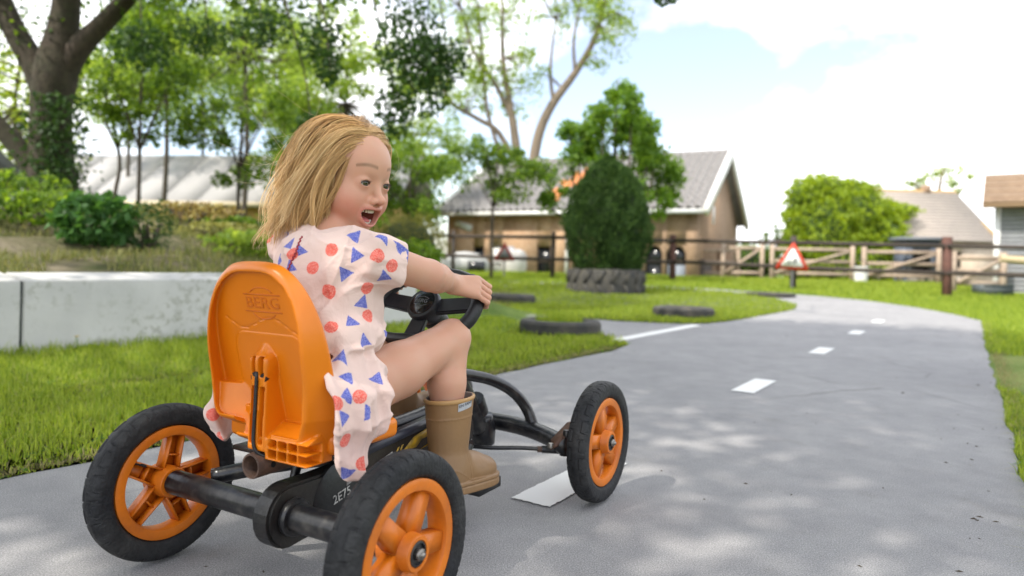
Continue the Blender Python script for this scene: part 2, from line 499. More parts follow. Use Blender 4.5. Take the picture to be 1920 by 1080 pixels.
def asphalt_mat():
    m = bpy.data.materials.new('worn_grey_asphalt'); m.use_nodes = True
    nt = m.node_tree; N, L = nt.nodes, nt.links; b = N['Principled BSDF']; b.inputs['Roughness'].default_value = .8
    b.inputs['Specular IOR Level'].default_value = .25
    tc = N.new('ShaderNodeTexCoord')
    def noise(sc, det=4, ro=.55):
        n = N.new('ShaderNodeTexNoise'); n.inputs['Scale'].default_value = sc; n.inputs['Detail'].default_value = det; n.inputs['Roughness'].default_value = ro
        L.new(tc.outputs['Object'], n.inputs['Vector']); return n
    def ramp(src, p0, c0, p1, c1):
        r = N.new('ShaderNodeValToRGB'); r.color_ramp.elements[0].position = p0; r.color_ramp.elements[1].position = p1
        r.color_ramp.elements[0].color = (*c0, 1); r.color_ramp.elements[1].color = (*c1, 1); L.new(src, r.inputs['Fac']); return r
    def mult(a, b_, f=1.0):
        x = N.new('ShaderNodeMix'); x.data_type = 'RGBA'; x.blend_type = 'MULTIPLY'; x.inputs['Factor'].default_value = f
        L.new(a, x.inputs['A']); L.new(b_, x.inputs['B']); return x.outputs['Result']
    big = ramp(noise(.9, 5).outputs['Fac'], .3, (.255, .252, .256), .7, (.32, .315, .315))
    mid = ramp(noise(7, 6, .65).outputs['Fac'], .3, (.86, .86, .87), .7, (1.1, 1.1, 1.09))
    fine = ramp(noise(330, 2).outputs['Fac'], .32, (.62, .62, .63), .7, (1.34, 1.34, 1.32))
    vo = N.new('ShaderNodeTexVoronoi'); vo.inputs['Scale'].default_value = 240; L.new(tc.outputs['Object'], vo.inputs['Vector'])
    vr = ramp(vo.outputs['Distance'], .05, (1.12, 1.12, 1.1), .5, (.93, .93, .94))
    c = mult(mult(mult(big.outputs[0], mid.outputs[0]), fine.outputs[0]), vr.outputs[0])
    dirt = ramp(noise(2.6, 9, .7).outputs['Fac'], .58, (1, 1, 1), .8, (.78, .75, .7))
    c = mult(c, dirt.outputs[0])
    wp = N.new('ShaderNodeMix'); wp.data_type = 'RGBA'; wp.inputs['Factor'].default_value = .06
    L.new(tc.outputs['Object'], wp.inputs['A']); L.new(noise(3, 5).outputs['Color'], wp.inputs['B'])
    vc = N.new('ShaderNodeTexVoronoi'); vc.feature = 'DISTANCE_TO_EDGE'; vc.inputs['Scale'].default_value = .8; L.new(wp.outputs['Result'], vc.inputs['Vector'])
    ck = ramp(vc.outputs['Distance'], .0, (.55, .54, .53), .006, (1, 1, 1))
    ms = ramp(noise(.7, 3).outputs['Fac'], .50, (0, 0, 0), .60, (1, 1, 1))
    cm_ = N.new('ShaderNodeMix'); cm_.data_type = 'RGBA'; L.new(ms.outputs[0], cm_.inputs['Factor']); cm_.inputs['A'].default_value = (1, 1, 1, 1); L.new(ck.outputs[0], cm_.inputs['B'])
    c = mult(c, cm_.outputs['Result'])
    L.new(c, b.inputs['Base Color'])
    bp = N.new('ShaderNodeBump'); bp.inputs['Strength'].default_value = .45; bp.inputs['Distance'].default_value = .003
    L.new(noise(260, 3).outputs['Fac'], bp.inputs['Height']); L.new(bp.outputs['Normal'], b.inputs['Normal'])
    return m

import bmesh
def flat_sheet(name, poly, lift, m, **kw):
    bm = bmesh.new()
    f = bm.faces.new([bm.verts.new((p[0], p[1], 0)) for p in poly])
    bmesh.ops.triangulate(bm, faces=[f])
    for cut in (10.5, 19.196):
        bmesh.ops.bisect_plane(bm, geom=bm.verts[:]+bm.edges[:]+bm.faces[:], plane_co=(0, cut, 0), plane_no=(0, 1, 0))
    for v in bm.verts: v.co.z = float(np.clip(.0345*(v.co.y-10.5), 0, .3)) + lift
    bmesh.ops.recalc_face_normals(bm, faces=bm.faces[:])
    me = bpy.data.meshes.new(name); bm.to_mesh(me); bm.free()
    if me.polygons and me.polygons[0].normal.z < 0: me.flip_normals()
    return link(name, me, m, **kw)
road_mat = asphalt_mat()
tag(flat_sheet('road', road_poly, .006, road_mat), kind='structure')

paint = mat('road_paint', (.74, .74, .72), .85)
def ragged(s0, s1, o0, o1, jit):
    pts = []
    def ln(a, b, n):
        for k in range(n):
            s = a[0]+(b[0]-a[0])*k/n; o = a[1]+(b[1]-a[1])*k/n
            pts.append(rd(s+rng.uniform(-jit, jit), o+rng.uniform(-jit, jit)))
    ln((s0, o0), (s0, o1), 14); ln((s0, o1), (s1, o1), 60); ln((s1, o1), (s1, o0), 14); ln((s1, o0), (s0, o0), 60)
    return np.array(pts)[::-1]
for k in range(5):
    s0 = -.17 + 1.955*k
    o = flat_sheet('road_marking', ragged(s0, s0+.47, -.03, .083, .0022), .010, paint)
    tag(o, kind='structure')
tag(flat_sheet('stop_line', ragged(3.42, 5.45, -1.50, -1.38, .003), .010, paint), kind='structure')
tag(flat_sheet('faded_road_marking', ragged(-.98, -.75, -.02, .08, .014), .010, mat('faded_paint', (.42, .42, .42), .8, noise=(30, (.3, .3, .3), .6))), kind='structure')

# small crumbs of soil and twigs lying on the road
mb = MB()
for k in range(170):
    if k < 80: p = rd(rng.uniform(-1, 7), 1.09-abs(rng.normal(0, .14)))
    else: p = rd(rng.uniform(-1.0, 7), rng.uniform(-1.1, 1.05))
    s = rng.uniform(.0015, .0045); e = rng.uniform(1, 3)
    a = rng.uniform(0, 6.3); ca, sa = math.cos(a), math.sin(a)
    v = A([-e, 0, 0], [0, -.7, 0], [e, 0, 0], [0, .7, 0], [0, 0, .8])*s
    v = np.stack([v[:, 0]*ca-v[:, 1]*sa+p[0], v[:, 0]*sa+v[:, 1]*ca+p[1], v[:, 2]+.0065], 1)
    mb.add(v, [[[0, 1, 4], [1, 2, 4], [2, 3, 4], [3, 0, 4]]])
tag(mb.build('soil_crumbs', mat('dark_crumb', (.06, .045, .03), .9)), kind='stuff')

# concrete retaining wall, one panel between joints
def concrete_mat():
    m = mat('concrete', (.50, .49, .47), .85, bump=(60, .15))
    nt = m.node_tree; N, L = nt.nodes, nt.links; b = N['Principled BSDF']
    tc = N.new('ShaderNodeTexCoord')
    n1 = N.new('ShaderNodeTexNoise'); n1.inputs['Scale'].default_value = 1.6; n1.inputs['Detail'].default_value = 6
    n2 = N.new('ShaderNodeTexNoise'); n2.inputs['Scale'].default_value = 17; n2.inputs['Detail'].default_value = 5; n2.inputs['Roughness'].default_value = .62
    L.new(tc.outputs['Object'], n1.inputs['Vector']); L.new(tc.outputs['Object'], n2.inputs['Vector'])
    r1 = N.new('ShaderNodeValToRGB'); r1.color_ramp.elements[0].position = .44; r1.color_ramp.elements[1].position = .62
    r2 = N.new('ShaderNodeValToRGB'); r2.color_ramp.elements[0].position = .50; r2.color_ramp.elements[1].position = .62
    L.new(n1.outputs['Fac'], r1.inputs['Fac']); L.new(n2.outputs['Fac'], r2.inputs['Fac'])
    mu = N.new('ShaderNodeMath'); mu.operation = 'MULTIPLY'; L.new(r1.outputs[0], mu.inputs[0]); L.new(r2.outputs[0], mu.inputs[1])
    mu2 = N.new('ShaderNodeMath'); mu2.operation = 'MULTIPLY'; L.new(mu.outputs[0], mu2.inputs[0]); mu2.inputs[1].default_value = .5
    n3 = N.new('ShaderNodeTexNoise'); n3.inputs['Scale'].default_value = 4; n3.inputs['Detail'].default_value = 8; L.new(tc.outputs['Object'], n3.inputs['Vector'])
    r3 = N.new('ShaderNodeValToRGB'); r3.color_ramp.elements[0].color = (.46, .455, .44, 1); r3.color_ramp.elements[1].color = (.56, .55, .53, 1)
    r3.color_ramp.elements[0].position = .3; r3.color_ramp.elements[1].position = .7
    L.new(n3.outputs['Fac'], r3.inputs['Fac'])
    mx = N.new('ShaderNodeMix'); mx.data_type = 'RGBA'; L.new(mu2.outputs[0], mx.inputs['Factor'])
    L.new(r3.outputs[0], mx.inputs['A']); mx.inputs['B'].default_value = (.17, .17, .10, 1); L.new(mx.outputs['Result'], b.inputs['Base Color'])
    return m
cm = concrete_mat()
wall = tag(empty('retaining_wall', (WL0[0], WL0[1], 0), math.atan2(WLU[1], WLU[0])), 'low pale concrete retaining wall holding the sandy bank', 'wall')
joints = [-4.6, -2.2, .09, 2.49, 3.28]
for a, b_ in zip(joints[:-1], joints[1:]):
    bm = bmesh.new()
    vs = [bm.verts.new(v) for v in [(a+.007, 0, -.25), (b_-.007, 0, -.25), (b_-.007, 0, .456), (a+.007, 0, .456), (a+.007, .25, -.25), (b_-.007, .25, -.25), (b_-.007, .25, .497), (a+.007, .25, .497)]]
    for f in ((0, 1, 2, 3), (5, 4, 7, 6), (3, 2, 6, 7), (1, 5, 6, 2), (4, 0, 3, 7), (4, 5, 1, 0)): bm.faces.new([vs[i] for i in f])
    bmesh.ops.bevel(bm, geom=bm.edges[:], offset=.006, segments=2, affect='EDGES')
    me = bpy.data.meshes.new('wall_panel'); bm.to_mesh(me); bm.free()
    link('wall_panel', me, cm, wall)
mb = MB()
for j in joints[1:-1]: mb.box((j-.0068, .012, -.2), (j+.0068, .24, .452))
mb.build('joint_filler', mat('joint_rubber', (.05, .06, .055), .8), wall)

# ------------------------------------------------------------------ grass blades
def blades(name, P, Hh, Wd, m, lean=.45):
    n = len(P); a = rng.uniform(0, 2*np.pi, n); b2 = rng.uniform(0, 2*np.pi, n)
    side = np.stack([np.cos(a), np.sin(a), np.zeros(n)], 1)*Wd[:, None]/2
    ln = np.abs(rng.normal(0, lean, n)); ld = np.stack([np.cos(b2), np.sin(b2), np.zeros(n)], 1)
    mid = P + ld*(ln*Hh*.35)[:, None] + A(0, 0, 1)*(Hh*.55)[:, None]
    tip = P + ld*(ln*Hh*1.15)[:, None] + A(0, 0, 1)*(Hh*np.clip(1-.35*ln, .3, 1))[:, None]
    V = np.stack([P-side, P+side, mid-side*.8, mid+side*.8, tip], 1).reshape(-1, 3)
    k = np.arange(n)[:, None]*5
    me = raw_mesh(name, V, [k+A(0, 1, 3, 2).astype(int), k+A(2, 3, 4).astype(int)])
    return tag(link(name, me, m), kind='stuff')
def scatter(n, xr, yr, keep=None, margin=1.12):
    x = rng.uniform(*xr, n); y = rng.uniform(*yr, n)
    m = np.abs(x) < y*.75*margin + .35
    m &= ~in_poly(x, y, road_poly)
    q = (x-WL0[0])*WLN[0]+(y-WL0[1])*WLN[1]; t = (x-WL0[0])*WLU[0]+(y-WL0[1])*WLU[1]
    m &= ~((q > -.02) & (q < .28) & (t < 3.3))
    if keep is not None: m &= keep(x, y, q, t)
    x, y = x[m], y[m]
    return np.stack([x, y, hgt(x, y)], 1)
def clumpy(P, sc=3.0):
    return .55+.45*np.sin(P[:, 0]*sc+1.3*np.sin(P[:, 1]*sc*.7))*np.sin(P[:, 1]*sc*1.1+.7*np.sin(P[:, 0]*sc*1.9))
grass_m = leaf_mat('grass_blade', (.115, .20, .018), (.36, .43, .07), .45, .6)
dry_m = leaf_mat('dry_blade', (.20, .19, .07), (.36, .31, .15), .35, .7)
lawn = lambda x, y, q, t: (q < 0) | (t > 3.4)
def sized(P, lo, hi):
    f = .6*clumpy(P)+.4*clumpy(P+7., 9.); return lo+(hi-lo)*f*rng.uniform(.35, 1.25, len(P))*(1+.7*(rng.random(len(P)) > .93))
P1 = scatter(330000, (-4.5, 2.6), (1.4, 5.6), lambda x, y, q, t: lawn(x, y, q, t) & (rng.random(len(x)) < np.clip(1.5-.2*y, .45, 1)))
near_edge = np.clip(((P1[:, 0]-RC0[0])*RN[0]+(P1[:, 1]-RC0[1])*RN[1]+1.2)/-.25, 0, 1)
isR = (P1[:, 0]-RC0[0])*RN[0]+(P1[:, 1]-RC0[1])*RN[1] > 0
near_edge = np.where(isR, 1, near_edge)
qd = -((P1[:, 0]-WL0[0])*WLN[0]+(P1[:, 1]-WL0[1])*WLN[1])
tall = np.exp(-(qd/.16)**2)*.045*(qd > 0)
blades('grass', P1, (sized(P1, .018, .075)+tall*rng.uniform(.3, 1.3, len(P1)))*(.35+.65*near_edge), rng.uniform(.0025, .005, len(P1)), grass_m)
P2 = scatter(230000, (-7, 11), (5.2, 13.5), lawn)
blades('grass', P2, sized(P2, .025, .075), rng.uniform(.005, .011, len(P2)), grass_m)
P3 = scatter(150000, (-12, 18), (13, 24), lawn)
blades('grass', P3, sized(P3, .04, .12), rng.uniform(.012, .026, len(P3)), grass_m)
pk = rng.random(len(P1)) < .10
blades('dry_grass', P1[pk], rng.uniform(.02, .06, pk.sum())*(.4+.6*near_edge[pk]), rng.uniform(.002, .004, pk.sum()), leaf_mat('pale_blade', (.26, .28, .07), (.46, .44, .17), .4), .8)
blades('clover', P1[pk][::4], rng.uniform(.012, .035, len(P1[pk][::4])), rng.uniform(.010, .018, len(P1[pk][::4])), leaf_mat('clover_leaf', (.05, .13, .025), (.12, .24, .05), .35), 1.6)
# straw along the road edge and dry tufts on the bank
e = np.array([rd(s, o) for s, o in zip(rng.uniform(-2, 3, 2600), -1.2-np.abs(rng.normal(0, .035, 2600)))]+[rd(s, 1.1+abs(o)) for s, o in zip(rng.uniform(-1, 9, 2600), rng.normal(0, .05, 2600))])
e = e[e[:, 1] > 0]
e = np.c_[e, hgt(e[:, 0], e[:, 1])+.004]
blades('dry_grass', e, rng.uniform(.012, .035, len(e)), rng.uniform(.002, .004, len(e)), dry_m, 1.6)
Pb = scatter(90000, (-14, 0), (3.5, 13), lambda x, y, q, t: (q > .35) & (q < 9) & (clumpy(np.stack([x, y], 1), 2.2) > .42))
blades('bank_grass', Pb, rng.uniform(.03, .11, len(Pb)), rng.uniform(.006, .014, len(Pb)), leaf_mat('bank_blade', (.10, .13, .03), (.26, .25, .09), .35), .7)
Pb2 = scatter(9000, (-12, -2), (8, 12.5), lambda x, y, q, t: (q > 3.4) & (q < 6.2))
blades('bank_grass', Pb2, rng.uniform(.03, .08, len(Pb2)), rng.uniform(.008, .016, len(Pb2)), leaf_mat('sunny_blade', (.16, .19, .04), (.36, .36, .10), .4), .6)

# dandelion in front of the wall
d0 = WL0 + WLU*.335 - WLN*.075
dn = tag(empty('dandelion', (d0[0], d0[1], float(hgt(d0[0], d0[1])))), 'yellow dandelion flowering in the grass by the concrete wall', 'flower')
MB().tube([(0, 0, 0), (.004, 0, .045), (.0, 0, .094)], .0016, 6).build('stem', mat('stem_green', (.12, .2, .04)), dn, True)
mb = MB()
for k in range(34):
    a = k*2.4; r = .004+.011*((k % 3)/2); c, s_ = math.cos(a), math.sin(a)
    mb.add(A([0, 0, .094], [c*r-s_*.002, s_*r+c*.002, .1], [c*r*1.25, s_*r*1.25, .1], [c*r+s_*.002, s_*r-c*.002, .1]), [[[0, 1, 2, 3]]])
mb.build('petals', mat('petal_yellow', (.8, .55, .01), .6), dn)
# ------------------------------------------------------------------ tyres on the lawn
rubber_old = mat('weathered_rubber', (.035, .036, .036), .85, noise=(9, (.10, .09, .07), .5), bump=(40, .3))
soil_m = mat('dry_soil', (.24, .18, .09), .95, noise=(14, (.10, .08, .04), .6), bump=(30, .8))
def flat_tyre(x, y, R, w, label, plants=0):
    z = float(hgt(x, y))
    t = tag(empty('lawn_tyre', (x, y, z)), label, 'tyre', 'old tyres lying flat on the lawn')
    ri = R*.66
    prof = [(ri, w*.18), (ri*1.02, w*.08), (R*.86, .0), (R*.97, w*.06), (R, w*.22), (R, w*.78), (R*.97, w*.94), (R*.86, w), (ri*1.04, w*.94), (ri, w*.84), (ri*.97, w*.8), (ri*.97, w*.2)]
    MB().lathe(prof, 40, close=True).build('casing', rubber_old, t, True, 50)
    mb = MB()
    for k in range(3): mb.lathe([(R-.004, w*(.3+.2*k)-.012), (R+.006, w*(.3+.2*k)-.009), (R+.006, w*(.3+.2*k)+.009), (R-.004, w*(.3+.2*k)+.012)], 40)
    tag(mb.build('tread', rubber_old, t), kind='stuff')
    n = 24; V = [(0, 0, w*.8)]
    for r in (.5, 1.0):
        for k in range(n):
            a = k*2*math.pi/n; V.append((ri*.97*r*math.cos(a), ri*.97*r*math.sin(a), w*(.62+.1*math.sin(3*a)*(1-r)) if r == 1 else w*(.78+.06*math.sin(2*a))))
    tri = [[0, 1+k, 1+(k+1) % n] for k in range(n)]; qd = [[1+k, 1+n+k, 1+n+(k+1) % n, 1+(k+1) % n] for k in range(n)]
    link('soil', raw_mesh('soil', A(*V), [tri, qd]), soil_m, t)
    if plants:
        a = rng.uniform(0, 6.28, plants); r = ri*np.sqrt(rng.random(plants))*.9
        P = np.stack([r*np.cos(a), r*np.sin(a), np.full(plants, w*.7)], 1)
        Hh = rng.uniform(.04, .13, plants)
        n_ = len(P); b2 = rng.uniform(0, 6.28, n_); sd = np.stack([np.cos(b2), np.sin(b2), 0*b2], 1)*.005
        tip = P+np.stack([rng.normal(0, .03, n_), rng.normal(0, .03, n_), Hh], 1)
        Vv = np.stack([P-sd, P+sd, tip], 1).reshape(-1, 3)
        tag(link('weeds', raw_mesh('weeds', Vv, [np.arange(n_*3).reshape(-1, 3)]), grass_m, t), kind='stuff')
flat_tyre(.44, 6.12, .36, .125, 'worn car tyre with weeds in it on the lawn beside the white stop line', 700)
flat_tyre(-.02, 10.55, .385, .14, 'flat tyre filled with dry earth behind the side path')
flat_tyre(2.17, 8.62, .375, .12, 'flat tyre filled with dry earth at the lawn edge of the road')
flat_tyre(5.05, 13.35, .46, .07, 'dark flat tyre where the grass meets the road bend')

# tractor tyre planter
px_, py_ = 1.83, 13.35
t = tag(empty('tractor_tyre_planter', (px_, py_, float(hgt(px_, py_))-.10)), 'big tractor tyre with chunky lugs used as a planter for the conifer', 'planter')
R, w = .74, .56
prof = [(R*.6, .1), (R*.85, 0), (R*.97, .03), (R, .1), (R, w-.1), (R*.97, w-.03), (R*.85, w), (R*.6, w-.05), (R*.56, w-.1), (R*.56, .1)]
MB().lathe(prof, 48, close=True).build('casing', rubber_old, t, True, 50)
lug_me = None
for k in range(36):
    up_half = k % 2
    if lug_me is None or k == 1:
        s = 1 if up_half else -1
        z0, z1 = (.30, .54) if up_half else (.03, .27)
        mb = MB()
        lean = .17
        for (za, zb, aa, ab) in ((z0, z1, 0, lean*s),):
            def pt(r, a, z): return (r*math.cos(a), r*math.sin(a), z)
            wd = .048
            Vv = [pt(R-.01, aa-wd, za), pt(R-.01, aa+wd, za), pt(R+.045, aa+wd*.7, za), pt(R+.045, aa-wd*.7, za),
                  pt(R-.02, ab-wd, zb), pt(R-.02, ab+wd, zb), pt(R+.025, ab+wd*.7, zb), pt(R+.025, ab-wd*.7, zb)]
            mb.add(A(*Vv), [[[0, 3, 2, 1], [4, 5, 6, 7], [0, 1, 5, 4], [1, 2, 6, 5], [2, 3, 7, 6], [3, 0, 4, 7]]])
        me_ = raw_mesh('lug', np.concatenate(mb.V), [np.concatenate(p) for p in mb.P.values()], False)
        if up_half: lug_up = me_
        else: lug_dn = me_
        lug_me = me_
    link('lug', lug_up if up_half else lug_dn, rubber_old, t, rz=k*2*math.pi/36)
MB().lathe([(0.0, w-.07), (R*.3, w-.08), (R*.57, w-.14)], 24).build('soil', soil_m, t, True)

# ------------------------------------------------------------------ trees and shrubs
bark = mat('brown_bark', (.070, .050, .036), .95, noise=[(3, (.035, .042, .018), .55), (14, (.026, .019, .014), .6)], bump=(22, 1.0))
bark_pale = mat('pale_bark', (.19, .15, .11), .9, noise=[(4, (.17, .13, .09), .5), (22, (.22, .17, .12), .4)], bump=(18, .8))
bark_dark = mat('dark_twig', (.075, .06, .045), .95, bump=(20, .6))
L_mid = leaf_mat('leaf_mid', (.034, .085, .012), (.19, .30, .04), .5)
L_dark = leaf_mat('leaf_dark', (.022, .055, .014), (.055, .115, .022), .3)
L_pale = leaf_mat('leaf_pale', (.12, .21, .03), (.31, .41, .075), .55)
L_lime = leaf_mat('leaf_lime', (.16, .25, .02), (.33, .42, .04), .45)
L_con = leaf_mat('conifer_spray', (.016, .046, .010), (.070, .135, .024), .15, .7)

def leaf_arrays(P, size, up=.35, ratio=.62, dirs=None):
    """one rhombic leaf of two triangles at every point"""
    n = len(P)
    d = nrm(rng.normal(0, 1, (n, 3))) if dirs is None else nrm(dirs)
    nn = nrm(rng.normal(0, 1, (n, 3)) + A(0, 0, up*2)); s = nrm(np.cross(d, nn))
    sz = size*rng.uniform(.6, 1.25, n)[:, None]
    fold = nrm(np.cross(s, d))*sz*.12
    V = np.stack([P-d*sz*.5, P+s*sz*ratio*.5+fold, P+d*sz*.5, P-s*sz*ratio*.5+fold], 1).reshape(-1, 3)
    k = np.arange(n)[:, None]*4
    return V, [k+A(0, 1, 2).astype(int), k+A(0, 2, 3).astype(int)]

def clump_points(cen, rad_, n, flat=.8):
    i = rng.integers(0, len(cen), n)
    r = nrm(rng.normal(0, 1, (n, 3)))*(rng.random(n)[:, None]**.45)
    r[:, 2] *= flat
    return cen[i] + r*rad_[i][:, None]

def ellipsoid_pts(c, r, n, shell=.35):
    v = nrm(rng.normal(0, 1, (n, 3)))*(shell+(1-shell)*rng.random(n)[:, None]**.5)
    return A(*c)+v*A(*r)

def tree(name, label, base, limbs, crowns, leaf, lm, bm_, nclump=40, crad=.5, nleaf=5000, twig=.02, cat='tree', group=None, droop=0., leaf_kind=None):
    """limbs: list of (points, radii) in tree space; crowns: list of (centre, radii, weight)"""
    t = tag(empty(name, base), label, cat, group)
    mb = MB()
    for pts, rr in limbs: mb.tube(pts, rr, 10, 4)
    tips = np.concatenate([catmull(np.asarray(p, float), 4)[len(p)*2:] for p, r in limbs]) if limbs else np.zeros((1, 3))
    wts = A(*[c[2] for c in crowns]); wts = wts/wts.sum()
    cen = np.concatenate([ellipsoid_pts(c[0], c[1], max(1, int(round(nclump*w_)))) for c, w_ in zip(crowns, wts)])
    for c in cen:                                        # a twig from the nearest limb to each clump
        d = np.linalg.norm(tips-c, axis=1); p = tips[d.argmin()]
        if .1 < d.min() < 6:
            m_ = (p+c)/2 + A(*rng.normal(0, .08, 3))*d.min()+A(0, 0, -.12*d.min()*(1 if droop else -.3))
            mb.tube([p, m_, c], [twig*1.4, twig, twig*.4], 5, 3)
    if mb.V: mb.build('trunk', bm_, t, True, None)
    rad_ = crad*rng.uniform(.55, 1.3, len(cen))
    P = clump_points(cen, rad_, nleaf)
    if droop: P[:, 2] -= droop*rng.random(len(P))**2
    V, pol = leaf_arrays(P, leaf)
    o = link('crown', raw_mesh('crown', V, pol, False), lm, t)
    return t

# big old tree on the bank: thick trunk, three limbs, ivy round its foot
bz = float(hgt(-6.05, 9.0))
big = tree('old_tree', 'thick old tree with forked trunk and ivy standing on the bank', (-6.05, 9.0, bz-.1),
    [([(0.02, 0, -.2), (.0, 0, .35), (-.06, 0, 1.0), (-.08, 0, 1.7), (-.03, 0, 2.15), (.04, .05, 2.9), (.1, .1, 4.2), (.25, .2, 6.2)], [.50, .34, .27, .25, .27, .18, .14, .08]),
     ([(-.10, 0, 1.75), (-.32, 0, 2.25), (-.62, 0, 2.75), (-1.1, .1, 3.7), (-1.7, .2, 5.0)], [.19, .16, .14, .11, .06]),
     ([(.0, 0, 1.95), (.25, 0, 2.45), (.62, 0, 2.85), (1.4, -.2, 3.5), (2.6, -.5, 4.3), (4.2, -.8, 4.8)], [.17, .15, .12, .1, .07, .03]),
     ([(-.15, -.05, .75), (-.45, -.1, 1.15), (-.9, -.2, 1.7), (-1.5, -.3, 2.5)], [.15, .12, .09, .05]),
     ([(1.4, -.2, 3.5), (2.4, -1.0, 4.0), (3.6, -1.4, 4.1)], [.08, .05, .02])],
    [((0, .5, 6.2), (4.2, 3.5, 1.8), 5), ((2.6, -.4, 3.9), (2.8, 1.6, .8), 4), ((-1.4, .4, 3.6), (1.5, 1.5, 1.6), 2)], .1, L_mid, bark, 150, .55, 19000, .02)
Piv = np.stack([rng.normal(.14, .20, 3600), rng.normal(-.20, .18, 3600), 1.9*rng.random(3600)**1.4-.1], 1)
Piv = Piv[(np.hypot(Piv[:, 0], Piv[:, 1]) > .24) & (np.hypot(Piv[:, 0]-.05, Piv[:, 1]) < .56)]
V, pol = leaf_arrays(Piv, .075)
link('ivy', raw_mesh('ivy', V, pol, False), L_dark, big)
# low drooping sprays of the same tree, their backlit darkness put into the leaf colour
dr = [(-1.25, 7.9, 3.15, .42, .62), (-1.05, 7.9, 2.75, .34, .5), (-1.45, 8.0, 2.35, .26, .36), (-.85, 8.1, 3.0, .3, .3), (-2.25, 7.8, 3.1, .3, .3), (-2.1, 7.6, 2.75, .16, .24), (-2.9, 7.7, 3.2, .36, .2), (-3.6, 7.9, 3.15, .35, .22), (-2.35, 7.8, 2.1, .18, .2),
      (1.78, 8.2, 3.85, .16, .10), (-4.3, 7.8, 3.0, .35, .3)]
bo = A(-6.05, 9.0, bz-.1)
P = np.concatenate([A(*d[:3])-bo + nrm(rng.normal(0, 1, (int(4200*d[3]*d[4])+60, 3)))*rng.random((int(4200*d[3]*d[4])+60, 1))**.4*A(d[3], d[3], d[4]) for d in dr])
V, pol = leaf_arrays(P, .075)
link('drooping_spray', raw_mesh('drooping_spray', V, pol, False), L_dark, big)
for d in dr:
    e_ = A(*d[:3])-bo
    MB().tube([e_+A(-.5, .3, d[4]+1.6), e_+A(-.12, .1, d[4]+.5), e_+A(0, 0, d[4]*.6), e_-A(-.03, 0, d[4]*.8)], [.014, .010, .007, .003], 5, 4).build('branch', bark_dark, big, True, None)

# tree just outside the picture, behind and left of the camera; its crown shades the road
tree('shade_tree', 'broad leafy tree left of the road whose crown shades the kart', (-6.3, -.4, .2),
    [([(0, 0, -.3), (.05, 0, 1.5), (.1, .1, 3.2), (.5, .2, 5), (1.0, .3, 7)], [.4, .3, .26, .2, .1]),
     ([(.1, .1, 3.2), (1.2, .6, 4.6), (2.8, 1.2, 5.6), (4.2, 1.8, 6.0)], [.2, .16, .1, .04]), ([(.1, .1, 3.0), (-.9, -.5, 4.5), (-2, -1, 5.6)], [.18, .12, .05]),
     ([(.5, .2, 5), (1.6, -1.2, 5.8), (2.8, -2.6, 6.2)], [.14, .09, .03])],
    [((2.2, .3, 6.6), (5.0, 4.6, 1.5), 6), ((3.0, 3.2, 6.3), (3.4, 2.6, 1.0), 3), ((5.0, 2.2, 6.5), (3.4, 3.6, .9), 4.5)], .15, L_mid, bark, 330, .9, 46000, .025)

def sapling(label, x, y, h0, crown_c, crown_r, nleaf, lm, leaf=.085, ncl=26, crad=.32, r=.035, lean=0., group='young trees on and behind the bank'):
    z = float(hgt(x, y))
    c = A(*crown_c)
    limbs = [([(0, 0, -.1), (lean*.3, 0, h0*.5), (lean, 0, h0), (c[0], c[1], c[2]), (c[0]+.05, c[1], c[2]+crown_r[2]*.8)], [r*1.2, r, r*.9, r*.6, r*.25])]
    for k in range(6):
        a = k*1.05+rng.uniform(-.3, .3)
        q = c+A(math.cos(a)*crown_r[0]*.6, math.sin(a)*crown_r[1]*.6, rng.uniform(-.3, .5)*crown_r[2])
        b0 = A(lean, 0, h0)*.9+c*.1
        limbs.append(([b0, (b0+q)/2+A(0, 0, .1), q], [r*.5, r*.35, r*.15]))
    return tree('young_tree', label, (x, y, z), limbs, [(crown_c, crown_r, 1)], leaf, lm, bark_dark, ncl, crad, nleaf, r*.25, group=group)
sapling('slim young tree with an airy crown just right of the old forked tree', -6.6, 12.0, 1.3, (0, 0, 2.35), (.95, .9, .95), 2500, L_mid, .1)
sapling('slender young tree with a low airy crown in front of the white roof', -5.25, 13.0, 1.25, (.05, 0, 2.25), (1.15, 1, 1.15), 3300, L_mid, .1)
sapling('thin young tree right of the slender low one behind the blonde hair', -4.55, 14.2, 1.4, (.1, 0, 2.6), (1.2, 1, 1.3), 3600, L_pale, .1)
sapling('leaning pale-stemmed young tree in front of the left edge of the white roof', -7.4, 12.6, 1.4, (-.2, 0, 2.7), (.9, .9, .8), 1500, L_pale, .1, lean=.1)
sapling('young round-headed tree with deep green leaves above the clipped round bush', -2.25, 15.0, 1.35, (-.05, 0, 2.1), (.95, .9, .95), 4200, L_mid, .1, 30, .36)
sapling('thin-stemmed young tree with flat spreading crown before the tiled farmhouse', -.52, 16.8, 1.65, (.08, 0, 2.72), (1.3, 1.1, .75), 4300, L_mid, .105, 30, .36, .04)

